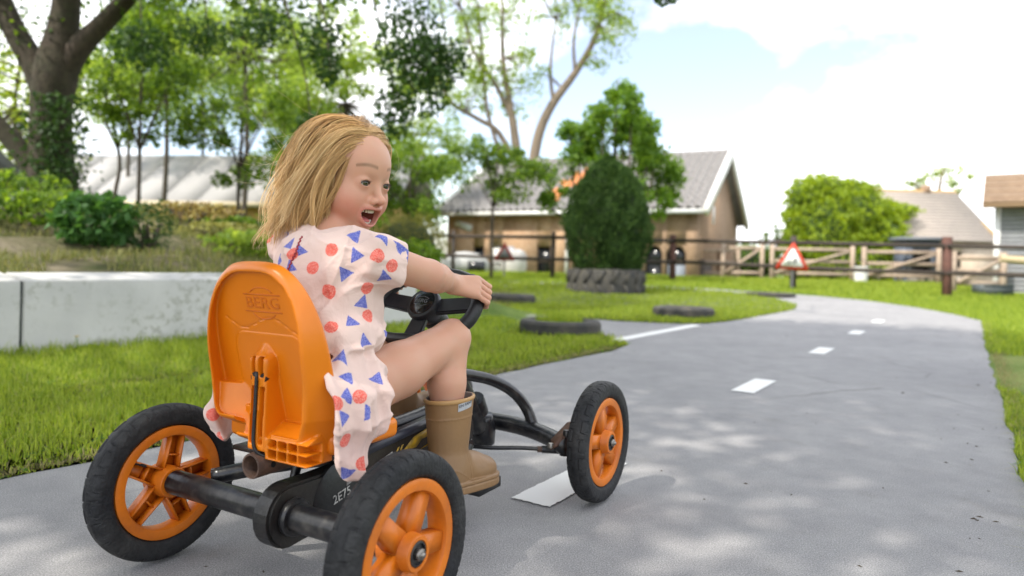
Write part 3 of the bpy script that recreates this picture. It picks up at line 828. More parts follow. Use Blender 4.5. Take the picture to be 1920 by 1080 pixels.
sh_ = []
for k in range(15):
    a_ = k*2.4; r_ = .45+.95*((k*7) % 15)/15
    x_, y_ = math.cos(a_)*r_*1.35, math.sin(a_)*r_*.9
    top = 5.15-1.15*abs(x_+.1)-.2*((k*5) % 3)
    sh_.append(([(0, 0, .8+.05*k), (x_*.5, y_*.5, 1.7), (x_*.92, y_*.9, top*.62), (x_, y_, top)], [.05, .04, .025, .008]))
tree('leafy_tree', 'bright green bushy tree with ascending shoots rising behind the dark conifer', (2.55, 17.2, float(hgt(2.55, 17.2))-.1),
    [([(0, 0, 0), (0, 0, 1.0), (.05, 0, 2.4), (-.05, 0, 3.6), (0, 0, 5.2)], [.1, .09, .07, .04, .012])]+sh_,
    [((0, 0, 2.5), (1.5, 1.1, 1.2), 5)]+[((s_[0][3][0], s_[0][3][1], s_[0][3][2]-.45), (.20, .20, .55), .55) for s_ in sh_]+[((-.02, 0, 4.7), (.22, .22, .6), .6)], .12, leaf_mat('leaf_bright', (.065, .15, .018), (.18, .30, .04), .5), bark_dark, 170, .30, 17500, .012)

# tall tree with two pale trunks behind the farmhouse
tree('tall_tree', 'tall tree with several bare pale trunks fanning out behind the farmhouse', (.5, 33.0, 0),
    [([(0, 0, 0), (-.2, 0, 4), (-.5, 0, 6.5), (-.85, 0, 8.5), (-1.2, 0, 10.5), (-1.3, 0, 13.5)], [0.272, 0.245, 0.218, 0.163, 0.122, 0.0544]),
     ([(.25, 0, 0), (.3, 0, 4), (.55, 0, 6.6), (1.2, 0, 8.3), (2.3, 0, 9.9), (3.2, 0, 11.6), (3.8, 0, 14)], [0.286, 0.272, 0.252, 0.218, 0.177, 0.136, 0.0544]),
     ([(-.7, 0, 7.6), (-1.5, 0, 9.2), (-2.6, 0, 10.8), (-3.3, 0, 13)], [0.122, 0.109, 0.0816, 0.0408]),
     ([(-.3, 0, 5.0), (-1.3, 0, 6.9), (-2.4, 0, 7.6), (-3.6, 0, 8.3), (-4.6, 0, 9.8)], [0.15, 0.136, 0.109, 0.0816, 0.034]),
     ([(-1.2, 0, 5.8), (-1.9, 0, 8), (-2.2, 0, 10.5), (-2.4, 0, 13)], [0.109, 0.0952, 0.0816, 0.034]),
     ([(1.3, 0, 8.4), (1.1, 0, 10), (1.3, 0, 12.5)], [0.109, 0.0748, 0.034]), ([(2.3, 0, 9.9), (2.2, 0, 11.5), (2.5, 0, 13.5)], [0.0952, 0.068, 0.0272])],
    [((0, 0, 13.2), (5.2, 2.5, 1.6), 4), ((-3.2, 0, 9.5), (2.2, 1.5, 2.2), 3), ((3.4, 0, 11.8), (2.2, 1.5, 2.0), 1), ((-.2, 0, 9.5), (1.0, .8, 2.0), 1)], .2, L_pale, bark_pale, 150, .75, 7600, .03)

# looser trees further back, left of the farmhouse
k_ = 0
for (px, d, zc, rx, rz, nl, lm, lab) in [
    (640, 21, 5.2, 2.3, 2.9, 8200, L_pale, 'pale feathery tree directly behind the blonde hair'),
    (520, 26, 7.6, 2.7, 2.9, 8000, L_mid, 'fuller green tree behind the right end of the white roof'),
    (370, 27, 8.0, 2.8, 2.6, 7000, L_pale, 'loose pale tree over the middle of the white roof'),
    (230, 24, 6.9, 2.4, 2.1, 5600, L_pale, 'thin pale tree over the left part of the white roof'),
    (300, 19, 5.6, 1.8, 1.6, 4600, L_mid, 'bushy green tree high between the two slender saplings'),
    (450, 18, 5.4, 1.7, 1.6, 4600, L_pale, 'light leafed tree high above the slender low sapling'),
    (20, 15, 2.9, 1.5, 1.5, 3600, L_lime, 'sunlit yellow-green tree left of the old forked trunk'),
    (765, 26, 4.6, 2.2, 2.0, 5200, L_pale, 'light green tree in the gap left of the farmhouse roof'),
    (620, 17, 2.8, 1.2, 1.3, 3600, L_mid, 'dense green tree low behind the face')]:
    x = (px-960)/1280*d
    tree('background_tree', lab, (x, d, float(hgt(x, d))-.1), [([(0, 0, 0), (.1, 0, zc*.5), (0, 0, zc), (.1, 0, zc+rz*.8)], [.075, .06, .045, .015])],
         [((0, 0, zc), (rx, rx*.8, rz), 1)], .15 if d > 18 else .11, lm, bark_dark, 54, .62, nl, .02, group='trees left of the farmhouse')

def bush(name, label, x, y, r, n, leaf, lm, core=None, zc=None, ncl=26, crad=.3, cat='shrub', group=None, dirs_out=False):
    z = float(hgt(x, y)); r = A(*r); zc = r[2]*.85 if zc is None else zc
    t = tag(empty(name, (x, y, z)), label, cat, group)
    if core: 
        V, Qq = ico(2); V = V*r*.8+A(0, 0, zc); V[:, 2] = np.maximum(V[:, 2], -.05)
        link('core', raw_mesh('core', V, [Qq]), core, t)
    v = nrm(rng.normal(0, 1, (n, 3)))
    lump = 1+.09*np.sin(v[:, 0]*7+v[:, 2]*5)+.07*np.sin(v[:, 1]*9-v[:, 2]*6)
    P = v*r*(lump*rng.uniform(.78, 1.04, n))[:, None]+A(0, 0, zc)
    P = P[P[:, 2] > .0]
    V, pol = leaf_arrays(P, leaf, dirs=None)
    link('foliage', raw_mesh('foliage', V, pol, False), lm, t)
    mb = MB()
    for k in range(5):
        a = k*1.26; mb.tube([(.03*math.cos(a), .03*math.sin(a), -.05), (r[0]*.3*math.cos(a), r[1]*.3*math.sin(a), zc*.7), (r[0]*.6*math.cos(a), r[1]*.6*math.sin(a), zc*1.2)], [.02, .015, .006], 6, 3)
    mb.build('stems', bark_dark, t, True, None)
    return t
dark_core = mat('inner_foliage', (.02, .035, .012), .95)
bush('round_bush', 'clipped round brown-green bush left of the farmhouse fence', -1.82, 11.6, (.66, .62, .66), 9000, .038, leaf_mat('bush_leaf', (.10, .11, .022), (.27, .26, .06), .35), dark_core, zc=.72)
bush('leafy_shrub', 'dark green leafy shrub on the bank behind the concrete wall', -3.62, 5.9, (.31, .27, .24), 800, .1, leaf_mat('shrub_leaf', (.03, .09, .02), (.08, .19, .04), .35), zc=.20)
bush('twiggy_shrub', 'small dull green twiggy shrub right of the leafy shrub', -3.25, 6.1, (.2, .2, .24), 700, .04, L_dark, zc=.2)
bush('bramble', 'bramble with dead brown leaves trailing down the bank', -3.75, 7.9, (.55, .35, .09), 560, .06, leaf_mat('dead_leaf', (.16, .10, .03), (.42, .36, .12), .3), zc=.15)
bush('bramble', 'low bramble with yellowing leaves nearer the orange seat', -3.15, 7.3, (.45, .3, .10), 480, .06, leaf_mat('yellow_leaf', (.13, .13, .03), (.36, .36, .10), .3), zc=.1)
for (x, y, r, lab, lm) in [(-5.5, 7.3, (.7, .5, .26), 'sprawling light green shrub at the far left of the bank', L_mid), (-6.9, 8.6, (.5, .4, .4), 'tall weeds below the left side of the old tree', L_pale), (-5.0, 8.6, (.5, .4, .10), 'low green undergrowth right of the old tree foot', L_mid),
                       (-2.6, 9.4, (.8, .5, .22), 'green undergrowth at the right end of the bank', L_mid), (-4.6, 6.4, (.7, .4, .16), 'low creeping weeds left of the leafy shrub', L_mid), (-2.7, 7.0, (.5, .35, .14), 'low creeping weeds behind the orange seat', L_pale), (-3.7, 8.6, (.5, .3, .10), 'low green shrub below the ochre wall', L_mid), (-1.4, 8.9, (.45, .4, .25), 'low green shrub beyond the end of the concrete wall', L_mid)]:
    bush('weed_clump', lab, x, y, r, 1100, .08, lm)

# clipped conifer growing in the tractor tyre: overlapping upright sprays
pz = float(hgt(px_, py_))
t = tag(empty('conifer', (px_, py_, pz+.34)), 'dark green egg-shaped conifer growing in the tractor tyre', 'tree')
def egg(z):                                               # radius of the clipped shape at height z
    u_ = np.clip(z/2.25, 0, 1)
    return .80*np.where(u_ < .38, np.sqrt(np.clip(1-((u_-.38)/.52)**2, 0, 1)), np.clip(1-(np.abs(u_-.38)/.63)**2.1, 0, 1)**.62)
zz = rng.uniform(.06, 2.3, 30000); aa = rng.uniform(0, 6.283, 30000)
lump = 1+.065*np.sin(aa*5+zz*4)+.055*np.sin(aa*9-zz*7)+.045*np.sin(aa*3+zz*11)
rr = egg(zz)*lump*rng.uniform(.80, 1.04, 30000)
P = np.stack([rr*np.cos(aa), rr*np.sin(aa), zz], 1)
dirs = np.stack([np.cos(aa)*.5, np.sin(aa)*.5, np.full(len(aa), 1.0)], 1)+rng.normal(0, .3, (30000, 3))
V, pol = leaf_arrays(P, .07, .1, .4, dirs)
link('crown', raw_mesh('crown', V, pol, False), L_con, t)
zs = np.linspace(.1, 2.15, 14)
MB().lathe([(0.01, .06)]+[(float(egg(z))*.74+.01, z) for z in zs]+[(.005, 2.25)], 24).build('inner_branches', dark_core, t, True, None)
MB().tube([(0, 0, -.3), (0, 0, .3)], [.09, .07], 10, 2).build('trunk', bark, t, True, None)
mb = MB()
for k in range(160):
    a = rng.uniform(2.6, 4.4); z = rng.uniform(.1, .75); r_ = float(egg(z))*rng.uniform(.95, 1.0)
    p = A(r_*math.cos(a), r_*math.sin(a), z)
    mb.tube([p, p+A(math.cos(a)*.02, math.sin(a)*.02, .05)], [.004, .002], 3, 1, False)
tag(mb.build('dead_twigs', mat('dead_twig', (.25, .2, .09), .9), t), kind='stuff')
# ------------------------------------------------------------------ farmhouse with the pantile roof
plaster = mat('peach_brick', (.50, .315, .185), .9, noise=[(1.3, (.40, .24, .14), .5), (7, (.58, .42, .29), .35)], bump=(30, .4))
gable_m = mat('shaded_brown_brick', (.30, .195, .12), .9, noise=[(2, (.21, .135, .085), .5), (11, (.36, .26, .18), .35)], bump=(30, .4))  # darker copy of the peach brick; the gable's shade is in its colour
white_paint = mat('white_paint', (.80, .80, .78), .6, noise=(8, (.62, .61, .58), .25))
dark_glass = mat('dark_window', (.02, .022, .025), .15)
grey_door = mat('grey_door', (.22, .25, .29), .7)
dark_wood = mat('dark_wood', (.05, .038, .03), .85, noise=(9, (.09, .07, .055), .4))
tile_m = mat('grey_pantile', (.25, .24, .235), .8, noise=[(1.6, (.12, .115, .11), .55), (10, (.34, .32, .31), .4)])
tile_o = mat('orange_pantile', (.62, .25, .09), .75, noise=(10, (.5, .2, .08), .4))
L_, Dp, EV, RG = 9.57, 8.0, 2.78, 5.05
hz = -.15
H_ = tag(empty('farmhouse', (-2.55, 26.5, hz), math.atan2(-.45, .89)), 'peach walled farmhouse with grey pantile roof and white verge boards', 'house')
def lwall(name, x0, x1, z0, z1, holes, m, y=0., thick=.22, parent=H_):
    """front wall panel in x,z with rectangular holes, built of bars between them"""
    mb = MB(); xs = sorted({x0, x1, *[h[0] for h in holes], *[h[1] for h in holes]})
    for a, b in zip(xs[:-1], xs[1:]):
        hs = sorted([(h[2], h[3]) for h in holes if h[0] <= a+1e-6 and h[1] >= b-1e-6]); z = z0
        for (c, d) in hs:
            if c > z+1e-6: mb.box((a, y, z), (b, y+thick, c))
            z = d
        if z < z1-1e-6: mb.box((a, y, z), (b, y+thick, z1))
    return mb.build(name, m, parent)
wins = [(1.15, 1.65, .38, 1.38), (3.82, 4.38, .30, 1.42)]
doors = [(1.85, 2.42, 0, 1.45)]
arches = [(7.85, 8.42, .0, 1.5), (8.55, 9.2, .0, 1.5)]
lwall('front_wall', 0, 5.0, 0, EV, wins+doors, plaster)
lwall('front_wall', 5.0, L_, 0, EV, arches, gable_m)
MB().prism([(0.25, 0), (Dp, 0), (Dp, EV), (Dp/2, RG-.12), (.25, EV)], L_-.25, L_, Matrix(((0, 0, 1, 0), (1, 0, 0, 0), (0, 1, 0, 0), (0, 0, 0, 1)))).build('gable_wall', gable_m, H_)
MB().prism([(0.25, 0), (Dp, 0), (Dp, EV), (Dp/2, RG-.12), (.25, EV)], 0, .25, Matrix(((0, 0, 1, 0), (1, 0, 0, 0), (0, 1, 0, 0), (0, 0, 0, 1)))).build('gable_wall', plaster, H_)
MB().box((.25, Dp-.22, 0), (L_-.25, Dp-.002, EV)).build('back_wall', plaster, H_)
for (x0, x1, z0, z1) in wins:
    w_ = MB().box((x0, .12, z0), (x1, .14, z1)).build('window', dark_glass, H_)
    mb = MB()
    for q in ((x0, .08, z0, x0+.05, .12, z1), (x1-.05, .08, z0, x1, .12, z1), (x0+.05, .08, z1-.05, x1-.05, .12, z1), (x0+.05, .08, (z0+z1)/2-.02, x1-.05, .12, (z0+z1)/2+.02)):
        mb.box(q[:3], q[3:])
    mb.build('frame', dark_wood, w_)
    MB().box((x0-.06, -.05, z0-.08), (x1+.06, .12, z0-.002)).build('sill', white_paint, w_)
for (x0, x1, z0, z1) in doors:
    d_ = MB().box((x0, .1, z0), (x1, .15, z1)).build('door', white_paint, H_)
    MB().box((x0+.05, .085, .72), (x1-.05, .0985, .78)).build('rail', dark_wood, d_)
MB().box((2.42, -.03, 0), (2.9, -.002, 1.40)).build('shutter', mat('grey_shutter', (.38, .40, .44), .7), H_)
for (x0, x1, z0, z1) in arches:
    xm = (x0+x1)/2; r_ = (x1-x0)/2; n = 12
    d_ = MB().box((x0, .12, z0), (x1, .15, .85)).build('stable_door', grey_door if x0 > 8.5 else dark_glass, H_)
    MB().prism([(x0, .852)]+[(x1, .852)]+[(xm+r_*math.cos(k*math.pi/n), 1.15+.33*math.sin(k*math.pi/n)) for k in range(n+1)], .12, .14, Matrix(((1, 0, 0, 0), (0, 0, 1, 0), (0, 1, 0, 0), (0, 0, 0, 1)))).build('window', dark_glass, d_)
    # brick spandrels leave a round arch
    mb = MB()
    arc = [(xm+r_*math.cos(math.pi/2*k/8), 1.15+.33*math.sin(math.pi/2*k/8)) for k in range(9)]
    mb.prism(arc+[(xm, 1.5), (x1, 1.5)], .0, .11, Matrix(((1, 0, 0, 0), (0, 0, 1, 0), (0, 1, 0, 0), (0, 0, 0, 1))))
    mb.prism([(2*xm-p[0], p[1]) for p in arc][::-1]+[(x0, 1.5), (xm, 1.5)], .0, .11, Matrix(((1, 0, 0, 0), (0, 0, 1, 0), (0, 1, 0, 0), (0, 0, 0, 1))))
    mb.build('arch', gable_m, H_)
MB().box((L_, 2.45, 2.35), (L_+.02, 2.75, 3.0)).build('niche', white_paint, H_)
MB().box((L_, .5, 0), (L_+.04, 2.3, 1.05)).build('stable_door', dark_wood, H_)
MB().box((L_, 3.6, 0), (L_+.5, 3.9, 1.5)).build('buttress', gable_m, H_)
MB().box((L_, 5.2, .0), (L_+.04, 7.2, 1.0)).build('stable_door', dark_wood, H_)
MB().box((4.97, -.09, 0), (5.07, -.002, EV-.15)).build('downpipe', white_paint, H_)
MB().box((6.9, -.3, EV-.55), (7.2, -.002, EV-.36)).build('wall_lamp', white_paint, H_)
MB().box((.35, -.05, EV-.72), (1.1, -.002, EV-.48), Matrix.Translation((.7, 0, EV-.6)) @ Matrix.Rotation(.28, 4, 'Y') @ Matrix.Translation((-.7, 0, -(EV-.6)))).build('name_board', white_paint, H_)
# roof: deck, tiles, verge boards, gutter
pitch = math.atan2(RG-EV, Dp/2); sl = math.hypot(RG-EV, Dp/2)
OV = .35
def slope_M(back=False):
    if not back: return Matrix.Translation((0, 0, EV)) @ Matrix.Rotation(pitch, 4, 'X')
    return Matrix.Translation((L_, Dp, EV)) @ Matrix.Rotation(math.pi, 4, 'Z') @ Matrix.Rotation(pitch, 4, 'X')
for bk in (False, True):
    MB().box((-.3, -OV, .0), (L_+.3, sl+.02, .06), slope_M(bk)).build('roof_deck', dark_wood if not bk else tile_m, H_)
nx_, ny_ = 36, 13
tw, th_ = (L_+.5)/nx_, (sl+OV)/ny_
xs_ = np.linspace(0, tw*1.06, 7); prof = .062*np.sin(xs_/tw*2*math.pi)+.03
Vt = np.concatenate([np.stack([xs_, np.full(7, yy), prof+zz_], 1) for yy, zz_ in ((0, .07), (th_*1.12, .035))]+[np.stack([xs_, np.full(7, 0), prof+.045], 1)])
k = np.arange(6)
tile_me = raw_mesh('roof_tile', Vt, [np.stack([k, k+1, k+8, k+7], 1), np.stack([k+14, k+15, k+1, k], 1)])
tile_me2 = tile_me.copy()
tile_me.materials.append(tile_m); tile_me2.materials.append(tile_o)
rest = MB(); cnt = 0
roof_ = empty('roof', (0, 0, 0), 0, H_)
for i in range(nx_):
    for j in range(ny_):
        orange = (13.5 < i < 19 and 2 <= j <= 9 and rng.random() < (.75 if abs(i-16-(j-5)*.45) < 1.4 else .06))
        Mx = slope_M() @ Matrix.Translation((-.25+i*tw, -OV+j*th_, .04+rng.uniform(0, .008)))
        if i >= 13:
            o = link('roof_tile', tile_me2 if orange else tile_me, None, roof_); o.matrix_local = Mx @ Matrix.Rotation(rng.normal(0, .012), 4, 'Z'); cnt += 1
        else:
            V_ = Vt @ np.array(Mx)[:3, :3].T + np.array(Mx)[:3, 3]
            rest.add(V_, [np.stack([k, k+1, k+8, k+7], 1), np.stack([k+14, k+15, k+1, k], 1)])
tag(rest.build('roof_tiles', tile_m, roof_, True, None), kind='stuff')
MB().tube([(-.3, Dp/2, RG+.1), (L_+.3, Dp/2, RG+.1)], .12, 8, 1).build('ridge_tiles', tile_m, roof_, True)
for x0 in (-.42, L_+.28):
    for bk in (0, 1):
        Mx = Matrix.Translation((0, 0, EV)) @ Matrix.Rotation(pitch, 4, 'X') if not bk else Matrix.Translation((0, Dp, EV)) @ Matrix.Rotation(-pitch, 4, 'X')
        y0, y1 = (-OV-.12, sl+.06) if not bk else (-sl-.06, OV+.12)
        MB().box((x0, y0, -.12), (x0+.14, y1, .2), Mx).build('verge_board', white_paint, H_)
MB().box((-.27, -.42, EV-.26), (L_+.27, -.27, EV-.12)).build('gutter', white_paint, H_)
MB().box((-.1, -.26, EV-.2), (L_+.1, -.002, EV-.14)).build('soffit', white_paint, H_)

# ------------------------------------------------------------------ long low building on the left
lb = tag(empty('low_building', (-19.0, 23.6, .72), math.atan2(-1.5, 12.)), 'long low ochre building with a pale grey sheet roof behind the bank', 'building')
ochre = mat('ochre_wall', (.50, .33, .10), .9, noise=(2, (.38, .24, .08), .5))
pale_sheet = mat('pale_sheet', (.34, .33, .325), .7, noise=(.6, (.28, .27, .265), .5))
LL = 15.0
lwall('front_wall', 0, LL, 0, 1.75, [(3.2, 4.6, .35, 1.3), (8.9, 10.2, .35, 1.3), (12.0, 13.4, .3, 1.3)], ochre, parent=lb)
MB().box((0, 4.8, 0), (LL, 5.0, 1.75)).build('back_wall', ochre, lb)
for x0 in (0, LL-.2): MB().box((x0, .22, 0), (x0+.2, 4.8, 1.75)).build('end_wall', ochre, lb)
for (a, b) in ((3.2, 4.6), (8.9, 10.2), (12.0, 13.4)):
    w_ = MB().box((a, .1, .35), (b, .13, 1.3)).build('window', dark_glass, lb)
    mb = MB(); mb.box((a, .05, .35), (a+.06, .1, 1.3)); mb.box((b-.06, .05, .35), (b, .1, 1.3)); mb.box((a+.06, .05, 1.24), (b-.06, .1, 1.3)); mb.box(((a+b)/2-.03, .05, .35), ((a+b)/2+.03, .1, 1.24))
    mb.build('frame', mat('brown_frame', (.2, .11, .05), .8) if a < 4 else bpy.data.materials['brown_frame'], w_)
p2 = math.atan2(1.9, 2.8)
for bk in (0, 1):
    Mx = (Matrix.Translation((0, -.35, 1.62)) if not bk else Matrix.Translation((LL, 5.35, 1.62)) @ Matrix.Rotation(math.pi, 4, 'Z')) @ Matrix.Rotation(p2, 4, 'X')
    for i in range(12):
        w_ = (LL+1.0)/12
        MB().box((-.5+i*w_+.012, 0, .0), (-.5+(i+1)*w_-.012, 3.45, .05), Mx @ Matrix.Translation((0, 0, .012*(i % 2)))).build('roof_sheet', pale_sheet, lb)
MB().box((-.5, -.5, 1.5), (LL+.5, -.36, 1.66)).build('fascia', mat('cream_fascia', (.62, .52, .36), .8), lb)
# dark stone heap before the ochre wall
for k, (x, y, r) in enumerate([(-9.35, 16.6, .42), (-8.7, 16.4, .36), (-8.1, 16.7, .45), (-7.4, 16.5, .33), (-9.9, 16.9, .3)]):
    V, Qq = ico(2); V = V*(1+.16*np.sin(V[:, :1]*5+k)+.12*np.sin(V[:, 1:2]*7+2*k))*A(r, r*.8, r*.75)+A(0, 0, r*.4)
    tag(link('boulder', raw_mesh('boulder', V, [Qq], False), mat('dark_stone', (.15, .13, .12), .9, noise=(4, (.08, .07, .065), .5)) if k == 0 else bpy.data.materials['dark_stone'], None, (x, y, float(hgt(x, y))+.22)),
        ['largest dark boulder of the left pair before the ochre wall', 'low dark boulder in the middle of the row', 'tall dark boulder right of the middle of the row', 'small dark boulder at the right end of the row', 'small dark boulder at the left end of the row'][k], 'boulder', 'dark boulders before the ochre wall')
# dark gabled roof edge at the far left
ds = tag(empty('dark_shed', (-10.3, 12.6, 1.2), .25), 'dark shed with a steep roof half hidden left of the old tree', 'shed')
MB().box((-.8, -.6, -.4), (.8, .6, .75)).build('wall', dark_wood, ds)
MB().prism([(-1.05, .7), (1.05, .7), (0, 1.75)], -.8, .8, Matrix(((1, 0, 0, 0), (0, 0, 1, 0), (0, 1, 0, 0), (0, 0, 0, 1)))).build('roof', mat('slate_roof', (.09, .09, .095), .8), ds)

# ------------------------------------------------------------------ ivy-covered house far right, slatted barn
iv = tag(empty('ivy_house', (15.1, 31.5, -.25), math.atan2(.4, 9.6)), 'old house with mossy grey roof half buried under bright ivy', 'house')
pale_wall = mat('pale_wall', (.58, .49, .38), .9, noise=(3, (.46, .37, .29), .5))
old_roof = mat('mossy_tiles', (.36, .31, .27), .9, noise=[(1.2, (.28, .25, .22), .5), (9, (.42, .36, .3), .4)])
moss = mat('orange_lichen', (.48, .30, .10), .9, noise=(5, (.36, .28, .2), .6))
lwall('front_wall', 0, 7.3, 0, 2.5, [(2.9, 3.7, .9, 1.9), (5.0, 5.8, .9, 1.9)], pale_wall, parent=iv)
for a, b in ((2.9, 3.7), (5.0, 5.8)):
    w_ = MB().box((a, .1, .9), (b, .13, 1.9)).build('window', dark_glass, iv); MB().box((a-.05, -.04, .82), (b+.05, .1, .897)).build('sill', white_paint, w_)
MB().prism([(0.22, 0), (6, 0), (6, 2.5), (3, 4.9), (.22, 2.5)], 7.08, 7.3, Matrix(((0, 0, 1, 0), (1, 0, 0, 0), (0, 1, 0, 0), (0, 0, 0, 1)))).build('gable_wall', pale_wall, iv)
MB().prism([(0.22, 0), (6, 0), (6, 2.5), (3, 4.9), (.22, 2.5)], 0, .22, Matrix(((0, 0, 1, 0), (1, 0, 0, 0), (0, 1, 0, 0), (0, 0, 0, 1)))).build('gable_wall', pale_wall, iv)
p3 = math.atan2(2.45, 3.0)
for bk in (0, 1):
    Mx = (Matrix.Translation((0, -.25, 2.36)) if not bk else Matrix.Translation((7.3, 6.25, 2.36)) @ Matrix.Rotation(math.pi, 4, 'Z')) @ Matrix.Rotation(p3, 4, 'X')
    mb = MB()
    for j in range(16): mb.box((-.2, j*.26, .012*(0)), (7.5, j*.26+.262, .05), Mx @ Matrix.Translation((0, j*.26, .02)) @ Matrix.Rotation(-.06, 4, 'X') @ Matrix.Translation((0, -j*.26, 0)))
    mb.build('roof', old_roof, iv)
MB().tube([(-.2, 3.0, 5.0), (7.5, 3.0, 5.0)], .13, 8, 1).build('ridge_tiles', moss, iv, True)
MB().beam((7.42, -.25, 2.42), (7.42, 3, 4.95), .18, .1).build('verge_tiles', moss, iv)
MB().box((5.8, 2.8, 4.9), (6.1, 3.2, 5.35)).build('chimney', gable_m, iv)
ivy = tag(empty('ivy', (14.9, 30.6, -.2)), 'huge sunlit mound of yellow-green ivy swallowing the left half of the house', 'ivy')
cs = [((-1.1, 0, 2.6), (1.6, 1.5, 2.1)), ((.5, .4, 3.2), (1.6, 1.6, 1.7)), ((1.9, 1.4, 3.4), (1.4, 1.2, .8)), ((3.1, 1.8, 3.75), (1.1, .9, .38)), ((-.2, -.3, 1.3), (2.4, 1.2, 1.3)), ((1.3, 0, 2.3), (1.3, 1.3, 1.3)), ((-1.75, 0, 4.1), (.95, .9, .85)), ((-1.0, .2, 4.55), (1.0, .9, .6)), ((.2, .4, 4.35), (1.1, .9, .6)), ((-2.0, 0, 1.4), (.7, .8, 1.4)), ((-1.9, 0, 2.8), (.8, .8, 1.2))]
P = []; D_ = []
for c, r in cs:
    n = int(1500*r[0]*r[2]); v = nrm(rng.normal(0, 1, (n, 3)))
    lump = 1+.1*np.sin(v[:, 0]*9+v[:, 2]*7)+.08*np.sin(v[:, 2]*13-v[:, 0]*5)
    P.append(v*A(*r)*(lump*rng.uniform(.86, 1.04, n))[:, None]+A(*c))
P = np.concatenate(P)
V, pol = leaf_arrays(P, .2)
link('foliage', raw_mesh('foliage', V, pol, False), L_lime, ivy)
mb = MB()
for c, r in cs:
    V, Qq = ico(2); mb.add(V*A(*r)*.84+A(*c), [Qq])
mb.build('stems', mat('ivy_dark_core', (.05, .085, .015), .95), ivy, True, None)  # solid dark core, no separate stems; inner shade is put into its colour
tree('bare_tree', 'sparse grey-green tree peeping over the mossy roof ridge', (22.6, 36, 0), [([(0, 0, 0), (0, 0, 3), (-.2, 0, 5), (0, 0, 6.2)], [.2, .16, .1, .03]), ([(0, 0, 3.6), (.8, 0, 4.8), (1.4, 0, 5.6)], [.1, .06, .02]), ([(0, 0, 3.8), (-1.2, 0, 5), (-2.0, 0, 5.5)], [.1, .06, .02])],
     [((0, 0, 5.5), (2.2, 1, .8), 1)], .22, L_pale, bark_pale, 26, .35, 420, .025)
tree('young_tree', 'spindly sapling on the skyline between farmhouse and ivy', (10.0, 26.0, .1), [([(0, 0, 0), (.1, 0, 1.2), (.05, 0, 2.1)], [.05, .035, .015])], [((0, 0, 1.5), (.7, .5, .7), 1)], .13, L_mid, bark_dark, 18, .2, 420, .012, group='young trees on and behind the bank')
for (x, y, r, lab) in [(9.2, 34, (2.2, 1, .9), 'low green hedge seen through the rails right of the farmhouse gable'), (12.3, 36, (2.5, 1, 1.1), 'low green hedge left of the ivy house')]:
    bush('hedge', lab, x, y, r, 1500, .2, L_mid, dark_core)

bn = tag(empty('slatted_barn', (11.55, 16.2, .05), -.62), 'grey barn front of wide horizontal slats at the right edge', 'barn')
slat_m = mat('grey_slat', (.34, .35, .37), .75, noise=(6, (.26, .27, .29), .4), bump=(12, .2))
for k in range(22):
    z0 = -.1+k*.102
    MB().box((0, 0, z0+.006), (4.5, .03, z0+.096), Matrix.Translation((0, 0, z0)) @ Matrix.Rotation(.16, 4, 'X') @ Matrix.Translation((0, 0, -z0))).build('slat', slat_m, bn)
MB().box((.0, .06, -.3), (4.5, .2, 2.2)).build('wall', mat('barn_inside', (.03, .03, .032), .9), bn)
MB().box((-.12, -.03, -.3), (-.002, .2, 2.2)).build('corner_post', white_paint, bn)
MB().box((-.35, -.45, 2.14), (4.8, -.3, 2.26)).build('fascia', mat('brown_fascia', (.30, .2, .12), .8), bn)
mb = MB()
for j in range(9):
    Mx = Matrix.Translation((0, -.45, 2.22)) @ Matrix.Rotation(.38, 4, 'X')
    mb.box((-.35, j*.27, .02), (4.8, j*.27+.28, .06), Mx @ Matrix.Translation((0, 0, .01*(j % 2))))
mb.build('roof', mat('rusty_tiles', (.20, .13, .08), .9, noise=(7, (.30, .21, .13), .5)), bn)

# ------------------------------------------------------------------ fences and gates
tar = mat('tarred_wood', (.035, .027, .022), .75, noise=(9, (.07, .05, .04), .4), bump=(18, .5))
redbrown = mat('red_brown_wood', (.12, .05, .035), .8, noise=(8, (.06, .03, .025), .5), bump=(18, .5))
pale_wood = mat('weathered_wood', (.42, .33, .25), .85, noise=(6, (.28, .21, .16), .5), bump=(16, .5))
fp = [(-7.6, 22.5), (-4.6, 21.0), (-1.70, 19.5), (1.04, 17.8), (4.25, 18.1), (6.42, 15.6), (9.08, 14.25), (12.3, 12.9)]
fence = tag(empty('paddock_fence', (0, 0, 0)), 'black two-rail post fence running along the far side of the lawn', 'fence')
for i, (x, y) in enumerate(fp):
    z = float(hgt(x, y)); h = 1.22 if i != 6 else 1.26
    m_ = redbrown if i in (4, 6) else tar
    mb = MB(); mb.beam((x, y, z-.3), (x+rng.normal(0, .015), y, z+h), .14 if i in (4, 6) else .11, .14 if i in (4, 6) else .11, (0, 1, 0)); mb.build('post', m_, fence)
for (x0, y0), (x1, y1) in zip(fp[:-1], fp[1:]):
    for hh in (1.07, .5):
        z0, z1 = float(hgt(x0, y0))+hh, float(hgt(x1, y1))+hh
        MB().beam((x0, y0-.085, z0+rng.normal(0, .01)), (x1, y1-.085, z1+rng.normal(0, .01)), .04, .09).build('rail', tar, fence)
